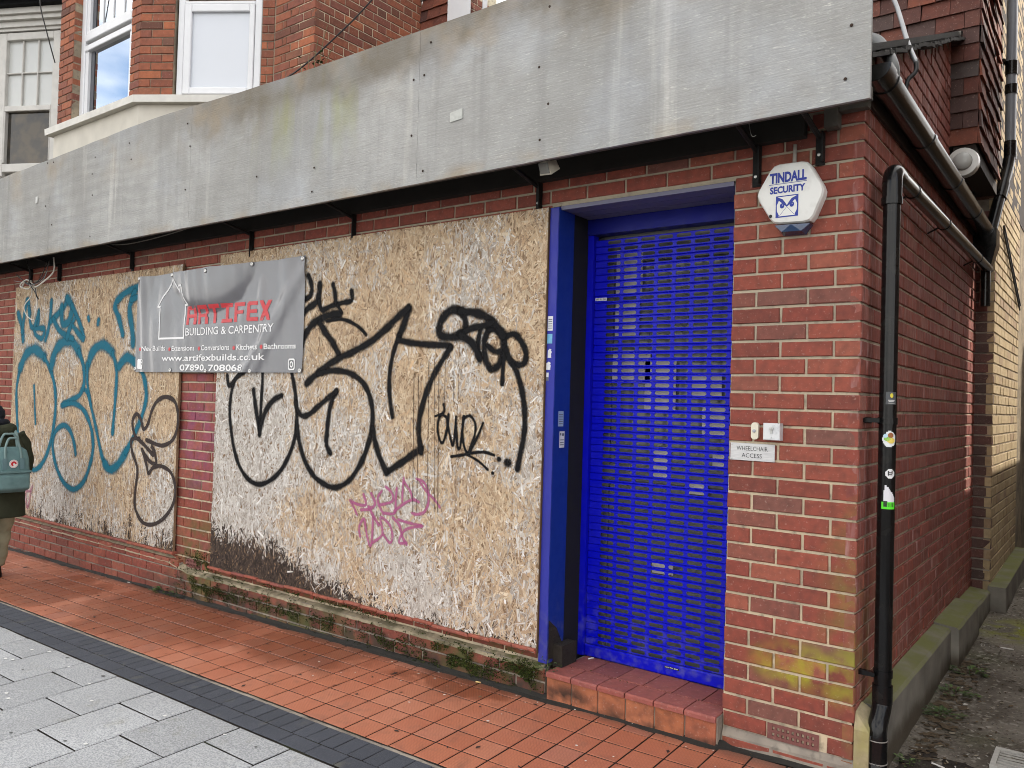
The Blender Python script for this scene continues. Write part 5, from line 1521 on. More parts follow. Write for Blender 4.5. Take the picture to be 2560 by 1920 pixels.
obj('stop_end', st_end.add([(GXc - .062, -.203, gz(-.2))] + [(GXc + .064 * math.cos(a), -.203, gz(-.2) + .064 * math.sin(a)) for a in [math.pi + math.pi * k / 12 for k in range(13)]], [tuple(range(14))]), M['gutter_black'], gut, smooth=True, sharp=40)
for y in (-.02, .78, 1.62, 2.42, 3.0):
    obj('gutter_joint', half_round(y - .022, y + .022, .0625, GXc, gz(y), gz(y), 12), M['gutter_black'], gut, smooth=True, sharp=40)
obj('gutter_board', MB().box(.002, .014, -.2, 3.15, 2.70, 2.80), plain('gutter_board', (.05, .035, .03), .8, grime=.5), gut)
hop = thing('rain_hopper', 'black rainwater hopper with angled pipe where the gutter ends', 'hopper')
hp = MB().add([(.005, 3.02, 2.74), (.15, 3.02, 2.74), (.15, 3.20, 2.74), (.005, 3.20, 2.74), (.005, 3.02, 2.62), (.15, 3.02, 2.62), (.15, 3.20, 2.62), (.005, 3.20, 2.62), (.04, 3.07, 2.47), (.11, 3.07, 2.47), (.11, 3.15, 2.47), (.04, 3.15, 2.47)],
              [(0, 1, 5, 4), (1, 2, 6, 5), (2, 3, 7, 6), (3, 0, 4, 7), (4, 5, 9, 8), (5, 6, 10, 9), (6, 7, 11, 10), (7, 4, 8, 11), (8, 9, 10, 11)])
obj('hopper_box', hp, M['black_upvc'], hop)
obj('outlet_pipe', MB().tube([(.075, 3.11, 2.48), (.075, 3.11, 2.20)], .034, 14), M['black_upvc'], hop, smooth=True, sharp=40)
obj('inlet_pipe', MB().tube(bez([(.10, 3.15, 2.74), (.13, 3.28, 2.98), (.165, 3.43, 3.24), (.175, 3.47, 3.34)], 4), .040, 16), M['black_upvc'], hop, smooth=True, sharp=40)
obj('inlet_collar', MB().tube([(.135, 3.295, 3.005), (.15, 3.36, 3.12)], .046, 16), M['black_upvc'], hop, smooth=True, sharp=40)
# grey soil pipe on the pale wall behind
gp = thing('soil_pipe', 'grey vertical soil pipe with black collars beside the pale brick wall', 'pipe')
gm = plain('grey_upvc', (.20, .215, .245), .35, grime=.2)
obj('pipe_length', MB().tube([(.178, 3.485, 3.36), (.178, 3.485, 6.2)], .036, 16), gm, gp, smooth=True, sharp=40)
for z, h in ((3.40, .07), (3.86, .035), (4.02, .05), (4.62, .05)):
    obj('pipe_collar', MB().tube([(.178, 3.485, z - h), (.178, 3.485, z + h)], .042, 16), M['black_upvc'], gp, smooth=True, sharp=40)
obj('wall_lug', MB().tube([(.14, 3.47, 4.06), (.135, 3.40, 4.06)], .016, 8), M['black_upvc'], gp)
# steel conduit and iron stay above the gutter
rod = thing('iron_stay', 'thin iron stay rod bent down behind the gutter to the wall', 'rod')
obj('stay_rod', MB().tube(bez([(-.20, 1.0, 3.75), (-.071, .8, 3.488), (.040, .58, 3.16), (.096, .48, 3.02)], 5), .011, 8), plain('galv', (.30, .31, .32), .4, metal=.6, grime=.3), rod, smooth=True)
obj('stay_foot', MB().tube(bez([(.096, .48, 3.02), (.098, .46, 2.97), (.070, .44, 2.93), (.066, .43, 2.87), (.078, .42, 2.82)], 4), .010, 8), M['black_metal'], rod, smooth=True)
cd = thing('vent_pipe', 'grey bent pipe stub rising behind the fascia end', 'pipe')
obj('bent_pipe', MB().tube(bez([(-.25, .35, 3.05), (-.12, .32, 3.115), (-.04, .30, 3.09), (.02, .24, 3.00), (.062, .18, 2.90), (.07, .16, 2.80)], 5), .026, 12), plain('dull_grey', (.13, .135, .135), .4, grime=.3), cd, smooth=True)
bl = thing('bulkhead_light', 'round white bulkhead lamp under the overhang behind the gutter', 'light')
obj('lamp_body', MB().lathe([(.05, -.03), (.085, -.025), (.09, .01), (.085, .045), (.06, .06)], (.075, 2.02, 2.955), 'y', 22), MT('bulkhead_white', .25, .5).color((.60, .60, .57)).m, bl, smooth=True, sharp=50)
obj('lamp_glass', MB().lathe([(.055, 0), (.05, -.02), (.02, -.032)], (.075, 1.988, 2.955), 'y', 20), plain('frosted', (.45, .46, .44), .2, grime=.2), bl, smooth=True)

# ---------------------------------------------------------------- lean-to roof of the shop: its verge shows over the alley
clay = brick_mat('clay_tile', [(0, (.065, .035, .03)), (.3, (.13, .045, .033)), (.55, (.24, .075, .042)), (.8, (.10, .045, .038)), (1, (.075, .06, .055))], dirt=.75)
lead = plain('verge_dark', (.026, .025, .023), .8, grime=.6, gscale=30, bump=.5)
roof = obj('lean_to_roof', MB().add([(-4.62, -.20, RO(-.2) + .03), (.045, -.20, RO(-.2) + .03), (.045, 2.13, RO(2.13) + .03), (-4.62, 2.13, RO(2.13) + .03), (-4.62, -.20, RO(-.2)), (.045, -.20, RO(-.2)), (.045, 2.13, RO(2.13)), (-4.62, 2.13, RO(2.13))], [(0, 1, 2, 3), (7, 6, 5, 4), (0, 4, 5, 1), (1, 5, 6, 2)]), lead, shop)
y = -.16
while y < 2.05:
    vt = MB().add([(.0, 0, .0), (.062, 0, .0), (.062, .145, .045), (.0, .145, .045), (.0, 0, -.022), (.062, 0, -.022), (.062, .135, .030), (.0, .135, .030)], [(0, 1, 2, 3), (7, 6, 5, 4), (0, 4, 5, 1), (1, 5, 6, 2), (3, 7, 4, 0)])
    put('verge_tile', vt.mesh('verge_tile'), lead, roof, (.0, y, RO(y) - .004), (rnd.gauss(0, .03), rnd.gauss(0, .03), rnd.gauss(0, .03)))
    y += .098

# ---------------------------------------------------------------- tile-hung house behind the shop
rear = thing('tile_hung_house', 'rear house hung with weathered clay tiles above the shop roof', 'house')
RY, RX1 = 2.16, .135
obj('wall', MB().box(-4.655, .118, RY + .02, 5.5, 3.15, 6.6), plain('sheathing', (.03, .022, .02), .9), rear)
tw, th = .165, .105
def clay_tile(w=tw, h=.15):
    return MB().add([(-w / 2, -.024, 0), (w / 2, -.024, 0), (w / 2, -.001, h), (-w / 2, -.001, h), (-w / 2, -.006, .003), (w / 2, -.006, .003)], [(0, 1, 2, 3), (0, 4, 5, 1), (1, 5, 2), (0, 3, 4)])
ct = [clay_tile().mesh('tile') for _ in range(1)][0]
ct.materials.append(clay)
hid = []
r = 0
z = 3.10
while z < 5.6:
    x = RX1 - tw / 2 - (.5 * tw if r % 2 else 0) + .0
    if r % 2: put('tile', ct, None, rear, (RX1 - tw / 4, RY, z), (rnd.gauss(0, .03), 0, 0), (.49, 1, 1))
    while x > -4.70:
        vis = (x > -.75) or (x < -3.9 and z > 4.6)
        if vis and not (x < -.10 and z < 3.55):
            put('tile', ct, None, rear, (x, RY - .0 + rnd.uniform(-.003, .003), z), (rnd.gauss(0, .03), rnd.gauss(0, .012), rnd.gauss(0, .02)), (.975, 1, 1))
        elif z > RO(2.1) - .2 and not (-4.3 < x < -3.25 and z > 4.4):
            hid.append((ct, Matrix.Translation((x, RY + rnd.uniform(-.003, .003), z)) @ Matrix.Rotation(rnd.gauss(0, .02), 4, 'Y')))
        x -= tw
    z += th; r += 1
merge_stuff('tiles_beyond', hid, clay, rear)
# tiles on the alley return of the jetty, seen almost edge-on
r = 0
z = 3.10
while z < 5.6:
    y = RY + .075 + (.0825 if r % 2 else 0)
    if r % 2: put('tile', ct, None, rear, (RX1 - .004, RY + .035, z), (rnd.gauss(0, .03), 0, math.pi / 2), (.49, 1, 1))
    while y < 3.22:
        put('tile', ct, None, rear, (RX1 - .004 + rnd.uniform(-.003, .003), y, z), (rnd.gauss(0, .03), rnd.gauss(0, .012), math.pi / 2 + rnd.gauss(0, .02)), (.975, 1, 1))
        y += tw
    z += th; r += 1
obj('jetty_soffit', MB().box(-.002, .122, RY - .004, 3.24, 3.02, 3.10), plain('soffit_brown', (.035, .026, .022), .8), rear)
wf = plain('upvc_white', (.72, .73, .75), .35, grime=.10)
o = obj('window_frame', MB().box(-4.27, -3.3, RY - .05, RY - .016, 4.55, 6.2), wf, rear)
gl = MT('window_glass', .03, .5, 1.0); gl.color((.58, .61, .64)); M['glass'] = gl.m
obj('pane', MB().box(-3.98, -3.84, RY - .054, RY - .0505, 4.6, 6.1).box(-3.78, -3.36, RY - .054, RY - .0505, 4.6, 6.1), M['glass'], o)
# brick wing at the end of the alley wall
wing = thing('alley_wing', 'dark brick wing with pale side wall at the end of the alley', 'building')
WY, WX = 3.27, .118
core = obj('wing_wall', MB().box(-.5, WX - .0075, WY + .0075, 9.0, -.3, 6.5), M['mortar_side'], wing)
rows = [(a, b, s) for a, b, s in stretcher_rows(0, 75, .36, lambda k: .1025 if k % 2 else .215)]
brick_wall(core, (-.24, WY, 0), 0, [(a, b, [(u0, min(u1, .358)) for u0, u1 in s if u0 < .34]) for a, b, s in rows if not (2.9 < a < 3.0)], M['brick_dark'], limit=300)
core2 = obj('pale_side_wall', MB().box(WX - .0074, WX - .006, WY + .009, 9.0, -.3, 6.5), M['mortar_upper'], wing)
rows = stretcher_rows(1, 75, 1.75, lambda k: .215 if k % 2 else .1025)
brick_wall(core2, (WX, WY, 0), math.pi / 2, rows, M['brick_cream'], limit=300)
n = MB()
n.add([(.112, WY - .07, .20), (.225, WY - .07, .20), (.225, 5.1, .235), (.112, 5.1, .235), (.230, WY - .07, -.1), (.230, 5.1, .05), (.112, WY - .07, -.1)], [(0, 1, 2, 3), (1, 4, 5, 2), (0, 6, 4, 1)])
obj('concrete_kerb', n, M['concrete'], wing)
obj('wing_cable', MB().tube([(.135, 3.6, 2.86), (.135, 4.9, 2.40)], .010, 6).tube([(.135, 3.6, 2.82), (.135, 4.9, 2.36)], .007, 6), ck_, wing)
# grey cabinet and meter box further up the alley
cab = thing('grey_cabinet', 'tall grey metal cabinet door at the far end of the alley', 'cabinet')
cgm = plain('cabinet_grey', (.24, .25, .275), .4, grime=.2)
obj('cabinet_body', MB().box(.10, .72, 6.0, 6.5, .16, 2.55), cgm, cab)
obj('cabinet_door', MB().box(.12, .40, 5.985, 5.9985, .19, 1.48).box(.12, .40, 5.985, 5.9985, 1.495, 2.53), cgm, cab)
mbx = thing('meter_box', 'small white meter box with cables above the grey cabinet', 'box')
obj('meter_case', MB().cbox(.12, .32, 5.90, 6.02, 2.62, 2.92, .01), plain('meter_white', (.5, .5, .48), .5), mbx)
obj('meter_cable', MB().tube(bez([(.2, 5.9, 2.62), (.18, 5.88, 2.56), (.24, 5.9, 2.55)]), .012, 6), plain('cable_w2', (.5, .5, .48), .5), mbx)
fb = thing('far_building', 'dim brick building with black pipes closing the end of the alley', 'building')
obj('wall', MB().box(-1.5, 3.0, 9.05, 9.6, -.3, 4.4), brick_mat('far_brick', [(0, (.24, .17, .10)), (1, (.28, .20, .12))], dirt=.7), fb)
obj('pipe', MB().tube([(.06, 8.95, 0), (.06, 8.95, 6.5)], .05, 10), M['black_metal'], fb)
obj('pipe', MB().tube([(.0, 8.95, 3.2), (.0, 8.95, 4.6)], .06, 10), M['black_metal'], fb)
# unseen building, added only to keep the sun off the alley wall
nb = thing('alley_sun_blocker', 'plain brick building added right of the frame to shade the alley', 'building')
obj('wall', MB().box(1.75, 7.5, -.3, 4.55, -.3, 5.45), brick_mat('across_brick', [(0, (.22, .15, .11)), (1, (.26, .18, .13))], dirt=.6), nb)
obj('low_sun_blocker', MB().box(1.75, 2.0, 4.56, 9.0, -.3, 2.75), plain('low_sun_blocker', (.2, .15, .11), .9), nb)  # unseen low wall, added to shade the foot of the pale side wall
obj('roof', MB().box(1.68, 7.6, -.4, 4.62, 5.4505, 5.50), plain('roof_slate', (.09, .085, .085), .8), nb)
# drain cover in the alley
dr = thing('drain_cover', 'pale square drain cover at the bottom right corner of the alley', 'drain')
dz = alley_z(.56, .52) + .012
obj('cover_frame', MB().box(.43, .72, .47, .49, dz - .02, dz + .006).box(.43, .72, .69, .71, dz - .02, dz + .006).box(.43, .45, .491, .689, dz - .02, dz + .006).box(.70, .72, .491, .689, dz - .02, dz + .006), plain('drain_pale', (.42, .41, .38), .6, grime=.4, gscale=40), dr)
for i in range(6):
    obj('cover_bar', MB().box(.451, .699, .50 + i * .033, .514 + i * .033, dz - .012, dz + .003), plain('drain_pale', (.38, .37, .34), .6, grime=.4, gscale=40), dr)

# ---------------------------------------------------------------- brick house with the canted bay above the fascia
stone = plain('painted_stone', (.62, .585, .51), .75, grime=.22, gscale=6)
stone_w = plain('painted_sill', (.70, .68, .63), .7, grime=.25, gscale=10)
hs = thing('bay_window_house', 'orange brick house with white framed canted bay window above the fascia', 'house')
MY, MX0, MX1 = .87, -5.222, -4.66
mw = obj('front_wall', MB().box(-9.2, MX1 - .265, MY + .006, 1.2, 2.5, 6.6), M['mortar_upper'], hs)
brick_wall(mw, (MX0 + .02, MY, 0), 0, flemish_rows(3.6, 20, MX1 - MX0 - .02), M['brick_orange'], limit=300)
sw_ = obj('side_wall', MB().box(MX1 - .264, MX1 - .006, MY + .006, 2.17, 2.5, 6.6), M['mortar_light'], hs)
brick_wall(sw_, (MX1, MY, 0), math.pi / 2, flemish_rows(3.6, 28, 1.29), M['brick_orange'], limit=300)
# bay plan
A_, B_ = Vector((-6.263, .20)), Vector((-5.222, .87))
cang = math.atan2(B_.y - A_.y, B_.x - A_.x)
CL = (B_ - A_).length
def bay_local(mb, M_): return mb.xf(M_)
MF = Matrix.Translation((-7.86, .20, 0))                                   # front face: u from the left end of the bay
MC = Matrix.Translation((A_.x, A_.y, 0)) @ Matrix.Rotation(cang, 4, 'Z')   # right-hand cant: u from the bay corner
SZ = 4.085
bf = obj('bay_front', MB().box(0, .30, .008, .2, SZ, 6.4).box(1.43, 1.58, .008, .2, SZ, 6.4).xf(MF), M['mortar_upper'], hs)
brick_wall(bf, (-7.86, .20, 0), 0, [(a, b, [(0, .185), (.194, .296)] if k % 2 else [(0, .085), (.094, .296)]) for k, (a, b, s) in enumerate(flemish_rows(SZ + .003, 20, .3))], M['brick_orange'])
brick_wall(bf, (-7.86, .20, 0), 0, [(a, b, [(1.434, 1.597)] if k % 2 else [(1.434, 1.50), (1.509, 1.597)]) for k, (a, b, s) in enumerate(flemish_rows(SZ + .003, 20, .3))], M['brick_orange'])
rv = obj('window_reveal', MB().box(.297, .2985, .004, .115, SZ, 6.4).xf(MF), M['mortar_upper'], hs)
brick_wall(rv, (-7.86 + .300, .2035, 0), math.pi / 2, [(a, b, [(0, .108)]) for a, b, s in flemish_rows(SZ + .003, 20, .12)], M['brick_orange'])
bc = obj('bay_cant', MB().box(.004, .318, .008, .2, SZ, 6.4).box(1.128, CL, .008, .2, SZ, 6.4).xf(MC), M['mortar_upper'], hs)
brick_wall(bc, (A_.x, A_.y, 0), cang, [(a, b, [(0, .1025), (.1115, .316)] if k % 2 else [(0, .205), (.214, .316)]) for k, (a, b, s) in enumerate(flemish_rows(SZ + .003, 20, .3))], M['brick_orange'])
brick_wall(bc, (A_.x, A_.y, 0), cang, [(a, b, [(1.130, CL + .004)] if k % 2 else [(1.130, 1.18), (1.188, CL + .004)]) for k, (a, b, s) in enumerate(flemish_rows(3.6, 26, .3))], M['brick_orange'])
# rendered apron and projecting sill
apr = MB()
plan = [(-7.93, .35), (-7.93, .205), (-6.262, .205), (-5.20, .88)]
for (ax, ay), (bx_, by_) in zip(plan[:-1], plan[1:]):
    apr.add([(ax, ay, 2.6), (bx_, by_, 2.6), (bx_, by_, SZ - .075), (ax, ay, SZ - .075)], [(0, 1, 2, 3)])
obj('bay_apron', apr, stone, hs)
def offset_plan(d):
    n1 = Vector((math.sin(cang), -math.cos(cang)))
    c = Vector((-6.262, .205)) + Vector((math.tan(cang / 2) * d, -d))
    return [(-7.93 - d, .35), (-7.93 - d, .205 - d), (c.x, c.y), (-5.20 + n1.x * d, .88 + n1.y * d)]
si = MB()
for (d0, z0, d1, z1) in ((.0, SZ - .078, .062, SZ - .078), (.062, SZ - .078, .066, SZ - .014), (.066, SZ - .014, -.09, SZ + .004)):
    p0, p1 = offset_plan(d0), offset_plan(d1)
    for i in range(3):
        si.add([(*p0[i], z0), (*p0[i + 1], z0), (*p1[i + 1], z1), (*p1[i], z1)], [(0, 1, 2, 3)])
obj('bay_sill', si, stone_w, hs)
# windows (front: two lights; cant: one light)
def frame_bars(bars, M_, y0, y1):
    mb = MB()
    for a, b, c, d in bars: mb.cbox(a, b, y0, y1, c, d, .006)
    return mb.xf(M_)
MFw = Matrix.Translation((-7.86, .305, 0))
w1 = obj('window', frame_bars([(.30, .375, SZ, 6.2), (1.28, 1.43, SZ, 6.2), (.376, 1.279, SZ, SZ + .065), (.376, 1.279, 4.80, 4.86), (.376, 1.279, 4.90, 4.975)], MFw, -.03, .02), wf, hs)
obj('sash', frame_bars([(.377, .43, SZ + .066, 4.799), (1.236, 1.278, SZ + .066, 4.799), (.377, .43, 4.976, 6.1), (1.236, 1.278, 4.976, 6.1), (.431, 1.235, 4.976, 5.01)], MFw, -.018, .02), wf, w1)
obj('glazing_bar', frame_bars([(.845, .858, 5.011, 6.1), (1.055, 1.068, 5.011, 6.1), (.64, .653, 5.011, 6.1)], MFw, .006, .02), wf, w1)
obj('pane', MB().box(.40, 1.25, .018, .022, SZ + .05, 4.80).box(.40, 1.25, .018, .022, 5.0, 6.1).xf(MFw), M['glass'], w1)
rf = obj('curtain_edge', MB().box(.432, .50, .012, .016, SZ + .07, 4.79).box(.432, .50, .012, .016, 5.02, 6.1).xf(MFw), plain('curtain', (.10, .105, .12), .8), w1)
MCw = MC @ Matrix.Translation((0, .05, 0))
w2 = obj('window', frame_bars([(.335, .395, SZ - .01, 6.2), (1.05, 1.115, SZ - .01, 6.2), (.396, 1.049, SZ - .01, SZ + .025), (.396, 1.049, 4.93, 4.96)], MCw, -.02, .04), wf, hs)
obj('sash', frame_bars([(.397, .462, SZ + .027, 4.928), (1.0, 1.048, SZ + .027, 4.928), (.463, .999, SZ + .027, SZ + .085), (.463, .999, 4.86, 4.928)], MCw, -.030, .0), wf, w2)
obj('pane', MB().box(.45, 1.01, .002, .006, SZ + .07, 4.87).xf(MCw), MT('frosted_pane', .25, .6).color((.60, .63, .68)).m, w2)

# ---------------------------------------------------------------- white sash window of the neighbouring house, far left
ns = thing('white_sash_house', 'neighbouring house with white sash window and black eaves at far left', 'house')
Na, Nb = Vector((-10.3, .3)), Vector((-8.9, 1.0))
nang = math.atan2(Nb.y - Na.y, Nb.x - Na.x)
MN = Matrix.Translation((Na.x, Na.y, 0)) @ Matrix.Rotation(nang, 4, 'Z')
wp = plain('old_white_paint', (.60, .585, .55), .6, grime=.25)
nw = obj('wall', MB().box(-.4, 1.9, .12, .3, 2.5, 7).xf(MN), wp, ns)
co = MB().box(-.4, 1.5, -.02, .119, 5.70, 5.735).box(-.4, 1.5, -.05, .119, 5.736, 5.80).box(-.4, 1.5, -.10, .119, 5.801, 5.85).box(-.4, 1.5, -.14, .119, 5.851, 5.92).xf(MN)
obj('cornice', co, wp, ns)
obj('eaves', MB().box(-.5, 1.9, -.22, .119, 5.921, 6.02).box(-.5, 1.9, -.30, -.221, 5.97, 6.5).box(-.5, 1.9, -.22, .119, 6.03, 6.6).xf(MN), plain('black_paint', (.006, .006, .007), .7, .1, grime=.1), ns)
nwn = obj('window', frame_bars([(.20, .40, 3.95, 5.69), (1.04, 1.14, 3.95, 5.69), (.401, 1.039, 5.60, 5.69), (.401, 1.039, 4.735, 4.80), (.401, 1.039, 4.0, 4.10), (.401, .418, 4.11, 4.734), (1.022, 1.039, 4.11, 4.734)], MN, .0, .06), wp, ns)
obj('glazing_bar', frame_bars([(.602, .618, 4.801, 5.599), (.815, .831, 4.801, 5.599), (.402, .601, 5.195, 5.211), (.619, .814, 5.195, 5.211), (.832, 1.038, 5.195, 5.211)], MN, .02, .05), wp, nwn)
obj('pane', MB().box(.40, 1.04, .052, .056, 4.79, 5.61).xf(MN), MT('net_pane', .2, .6).color((.56, .57, .55)).m, nwn)
dk = MT('dark_pane', .05, .5); dk.color(dk.mix(dk.ramp(dk.noise(5, 4), [(.45, 0.), (.6, 1.)]), (.035, .032, .028), (.075, .060, .040)))  # brown blotches paint in a reflection of brick
obj('pane', MB().box(.405, 1.035, .052, .056, 4.09, 4.74).xf(MN), dk.m, nwn)

# ---------------------------------------------------------------- overhead wires
w = thing('overhead_cable', 'thin black cable slanting across the brick corner to the fascia', 'cable')
obj('cable', MB().tube(bez([(-3.00, .30, 4.42), (-3.31, .28, 4.17), (-3.60, .19, 3.93), (-3.865, .08, 3.72), (-4.02, -.1, 3.55), (-4.10, -.22, 3.45)], 4), .0055, 6), ck_, w)
w = thing('overhead_cable', 'thin black cable hanging in front of the far left sash window', 'cable')
obj('cable', MB().tube(bez([(-7.80, -.02, 5.75), (-7.877, 0, 5.32), (-7.90, .08, 5.05), (-7.936, .19, 4.765)], 4), .006, 6), ck_, w)

# ---------------------------------------------------------------- person walking away at the left edge
def ring_loft(rings, n=28, wob=0.0, seed=0):
    """rings (cx, cy, z, rx, ry, power) -> closed tube of super-ellipses"""
    mb = MB()
    for i, (cx, cy, z, rx, ry, pw) in enumerate(rings):
        for k in range(n):
            a = 2 * math.pi * k / n
            c, s = math.cos(a), math.sin(a)
            u = math.copysign(abs(c) ** (2 / pw), c); v = math.copysign(abs(s) ** (2 / pw), s)
            w_ = 1 + wob * mnoise.noise((c * 2.2, s * 2.2, z * 9 + seed))
            mb.v.append((cx + rx * u * w_, cy + ry * v * w_, z + wob * .05 * mnoise.noise((c * 3, s * 3, seed + i))))
    m = len(rings)
    for i in range(m - 1):
        for k in range(n):
            k2 = (k + 1) % n
            mb.f.append((i * n + k, i * n + k2, (i + 1) * n + k2, (i + 1) * n + k))
    mb.f += [tuple(range(n - 1, -1, -1)), tuple((m - 1) * n + k for k in range(n))]
    return mb
def interp_rings(keys, m):
    out = []
    for i in range(m + 1):
        t = i / m * (len(keys) - 1)
        k = min(int(t), len(keys) - 2); f = t - k
        f = f * f * (3 - 2 * f) * .5 + f * .5
        out.append(tuple(a + (b - a) * f for a, b in zip(keys[k], keys[k + 1])))
    return out

PXY = (-6.60, -.70)
per = thing('person', 'person in dark green parka and pale trousers walking away, seen from behind', 'person')
per.location = (PXY[0], PXY[1], G(*PXY))
per.rotation_euler = (0, 0, math.radians(-90))
# body: one skinned figure
J = {'pel': (0, 0, .80, .125), 'spi': (0, -.03, .98, .12), 'che': (0, -.075, 1.13, .125), 'nec': (0, -.13, 1.265, .052), 'hd0': (0, -.165, 1.335, .072), 'hd1': (0, -.185, 1.405, .082), 'hd2': (0, -.19, 1.455, .055), 'nos': (0, -.275, 1.365, .016),
     'shl': (.165, -.095, 1.175, .058), 'ell': (.215, -.07, .935, .042), 'wrl': (.185, -.23, .83, .030), 'hal': (.175, -.285, .81, .034),
     'shr': (-.165, -.095, 1.175, .058), 'elr': (-.215, -.07, .935, .042), 'wrr': (-.185, -.23, .83, .030), 'har': (-.175, -.285, .81, .034),
     'hil': (.09, 0, .76, .088), 'knl': (.092, .005, .43, .058), 'anl': (.092, .115, .09, .042), 'tol': (.092, -.01, .045, .036),
     'hir': (-.09, 0, .76, .088), 'knr': (-.092, -.15, .44, .058), 'anr': (-.092, -.20, .09, .042), 'tor': (-.092, -.34, .045, .036)}
E_ = [('pel', 'spi'), ('spi', 'che'), ('che', 'nec'), ('nec', 'hd0'), ('hd0', 'hd1'), ('hd1', 'hd2'), ('hd0', 'nos'), ('che', 'shl'), ('shl', 'ell'), ('ell', 'wrl'), ('wrl', 'hal'), ('che', 'shr'), ('shr', 'elr'), ('elr', 'wrr'), ('wrr', 'har'), ('pel', 'hil'), ('hil', 'knl'), ('knl', 'anl'), ('anl', 'tol'), ('pel', 'hir'), ('hir', 'knr'), ('knr', 'anr'), ('anr', 'tor')]
for s, sx in (('l', 1), ('r', -1)):                    # five fingers a hand
    for f, (dx, L) in enumerate(((-.028, .060), (-.011, .072), (.006, .068), (.021, .055))):
        J[s + 'f%d' % f] = (sx * .175 + dx, -.285 - L * .8, .80 - L * .25, .008); J[s + 'g%d' % f] = (sx * .175 + dx, -.285 - L * .95, .775 - L * .7, .007)
        E_ += [('ha' + s, s + 'f%d' % f), (s + 'f%d' % f, s + 'g%d' % f)]
    J[s + 'th'] = (sx * .175 - sx * .045, -.295, .80, .0095); J[s + 'ti'] = (sx * .175 - sx * .05, -.335, .79, .008)
    E_ += [('wr' + s, s + 'th'), (s + 'th', s + 'ti')]
keys = list(J)
me = bpy.data.meshes.new('body')
me.from_pydata([J[k][:3] for k in keys], [(keys.index(a), keys.index(b)) for a, b in E_], [])
tmp = bpy.data.objects.new('body', me)
COL.objects.link(tmp)
sk_ = tmp.modifiers.new('skin', 'SKIN')
for i, k in enumerate(keys):
    me.skin_vertices[0].data[i].radius = (J[k][3], J[k][3])
    me.skin_vertices[0].data[i].use_root = (k == 'pel')
sb = tmp.modifiers.new('sub', 'SUBSURF'); sb.levels = 2; sb.render_levels = 2
bpy.context.view_layer.update()
bme = bpy.data.meshes.new_from_object(tmp.evaluated_get(bpy.context.evaluated_depsgraph_get()))
bpy.data.objects.remove(tmp)
bme.polygons.foreach_set('use_smooth', [True] * len(bme.polygons))
bme.materials.clear()
put('body', bme, plain('skin', (.45, .27, .19), .55, grime=.05), per)
pk = MT('parka_cloth', .9, .15)
pk.color(pk.mix(pk.ramp(pk.noise(9, 4), [(.35, 0.), (.7, 1.)]), (.032, .036, .022), (.050, .052, .033)))
pk.bump(pk.math('ADD', pk.noise(22, 4), m_ if False else pk.noise(240, 2)), .5, .01)
pk = pk.m
coat = interp_rings([(0, .012, .545, .215, .175, 2.3), (0, .01, .62, .212, .172, 2.3), (0, 0, .78, .205, .165, 2.3), (0, -.025, .96, .208, .160, 2.3), (0, -.06, 1.10, .222, .160, 2.2), (0, -.085, 1.19, .205, .140, 2.1), (0, -.11, 1.245, .135, .115, 2), (0, -.13, 1.285, .090, .090, 2)], 30)
obj('parka', ring_loft(coat, 36, .055, 3), pk, per, smooth=True)
for sx in (1, -1):
    P3 = bez([(sx * .165, -.09, 1.20), (sx * .215, -.075, 1.12), (sx * .245, -.065, .95), (sx * .225, -.13, .88), (sx * .195, -.225, .835)], 5)
    obj('sleeve', MB().tube(P3, [.078 - .030 * i / (len(P3) - 1) + .004 * math.sin(i * 1.7) for i in range(len(P3))], 16), pk, per, smooth=True)
obj('hood', MB().tube(bez([(.095, -.15, 1.25), (.115, -.07, 1.262), (.07, .015, 1.258), (0, .040, 1.25), (-.07, .015, 1.258), (-.115, -.07, 1.262), (-.095, -.15, 1.25)], 5), .052, 14), pk, per, smooth=True)
nv = plain('navy_knit', (.010, .011, .018), .95, grime=.2, gscale=60, bump=.8)
obj('scarf', MB().tube(bez([(.06, -.215, 1.29), (.098, -.14, 1.305), (.06, -.06, 1.312), (0, -.040, 1.315), (-.06, -.06, 1.312), (-.098, -.14, 1.305), (-.06, -.215, 1.29), (.0, -.235, 1.285), (.06, -.215, 1.29)], 5), .040, 14), nv, per, smooth=True)
hat = interp_rings([(0, -.150, 1.345, .092, .095, 2), (0, -.160, 1.375, .104, .108, 2), (0, -.170, 1.415, .102, .106, 2), (0, -.180, 1.455, .080, .085, 2), (0, -.184, 1.478, .035, .04, 2)], 12)
obj('knitted_hat', ring_loft(hat, 24, .04, 8), nv, per, smooth=True)
tr = MT('trouser_cloth', .9, .15)
tr.color(tr.mix(tr.ramp(tr.noise(12, 4), [(.35, 0.), (.7, 1.)]), (.40, .41, .29), (.29, .30, .21))); tr.bump(tr.noise(16, 4), .6, .012)
for hip, kne, ank in (((.095, .0, .80), (.098, .01, .43), (.095, .105, .105)), ((-.095, 0, .80), (-.098, -.15, .44), (-.095, -.20, .105))):
    P3 = bez([hip, tuple((a + b) / 2 for a, b in zip(hip, kne)), kne, tuple((a + b) / 2 for a, b in zip(kne, ank)), ank], 6)
    obj('trouser_leg', MB().tube(P3, [.118 - .046 * i / (len(P3) - 1) + .005 * math.sin(i * 1.3) for i in range(len(P3))], 18), tr.m, per, smooth=True)
bk = plain('boot_black', (.010, .010, .011), .45, grime=.3)
for (x, y) in ((.095, .105), (-.095, -.20)):
    sh = interp_rings([(x, y - .055, .0, .045, .135, 2.6), (x, y - .055, .022, .047, .137, 2.6), (x, y - .05, .05, .044, .125, 2.4), (x, y - .02, .085, .042, .075, 2.2), (x, y, .15, .046, .052, 2)], 12)
    o = obj('boot', ring_loft(sh, 22), bk, per, smooth=True)
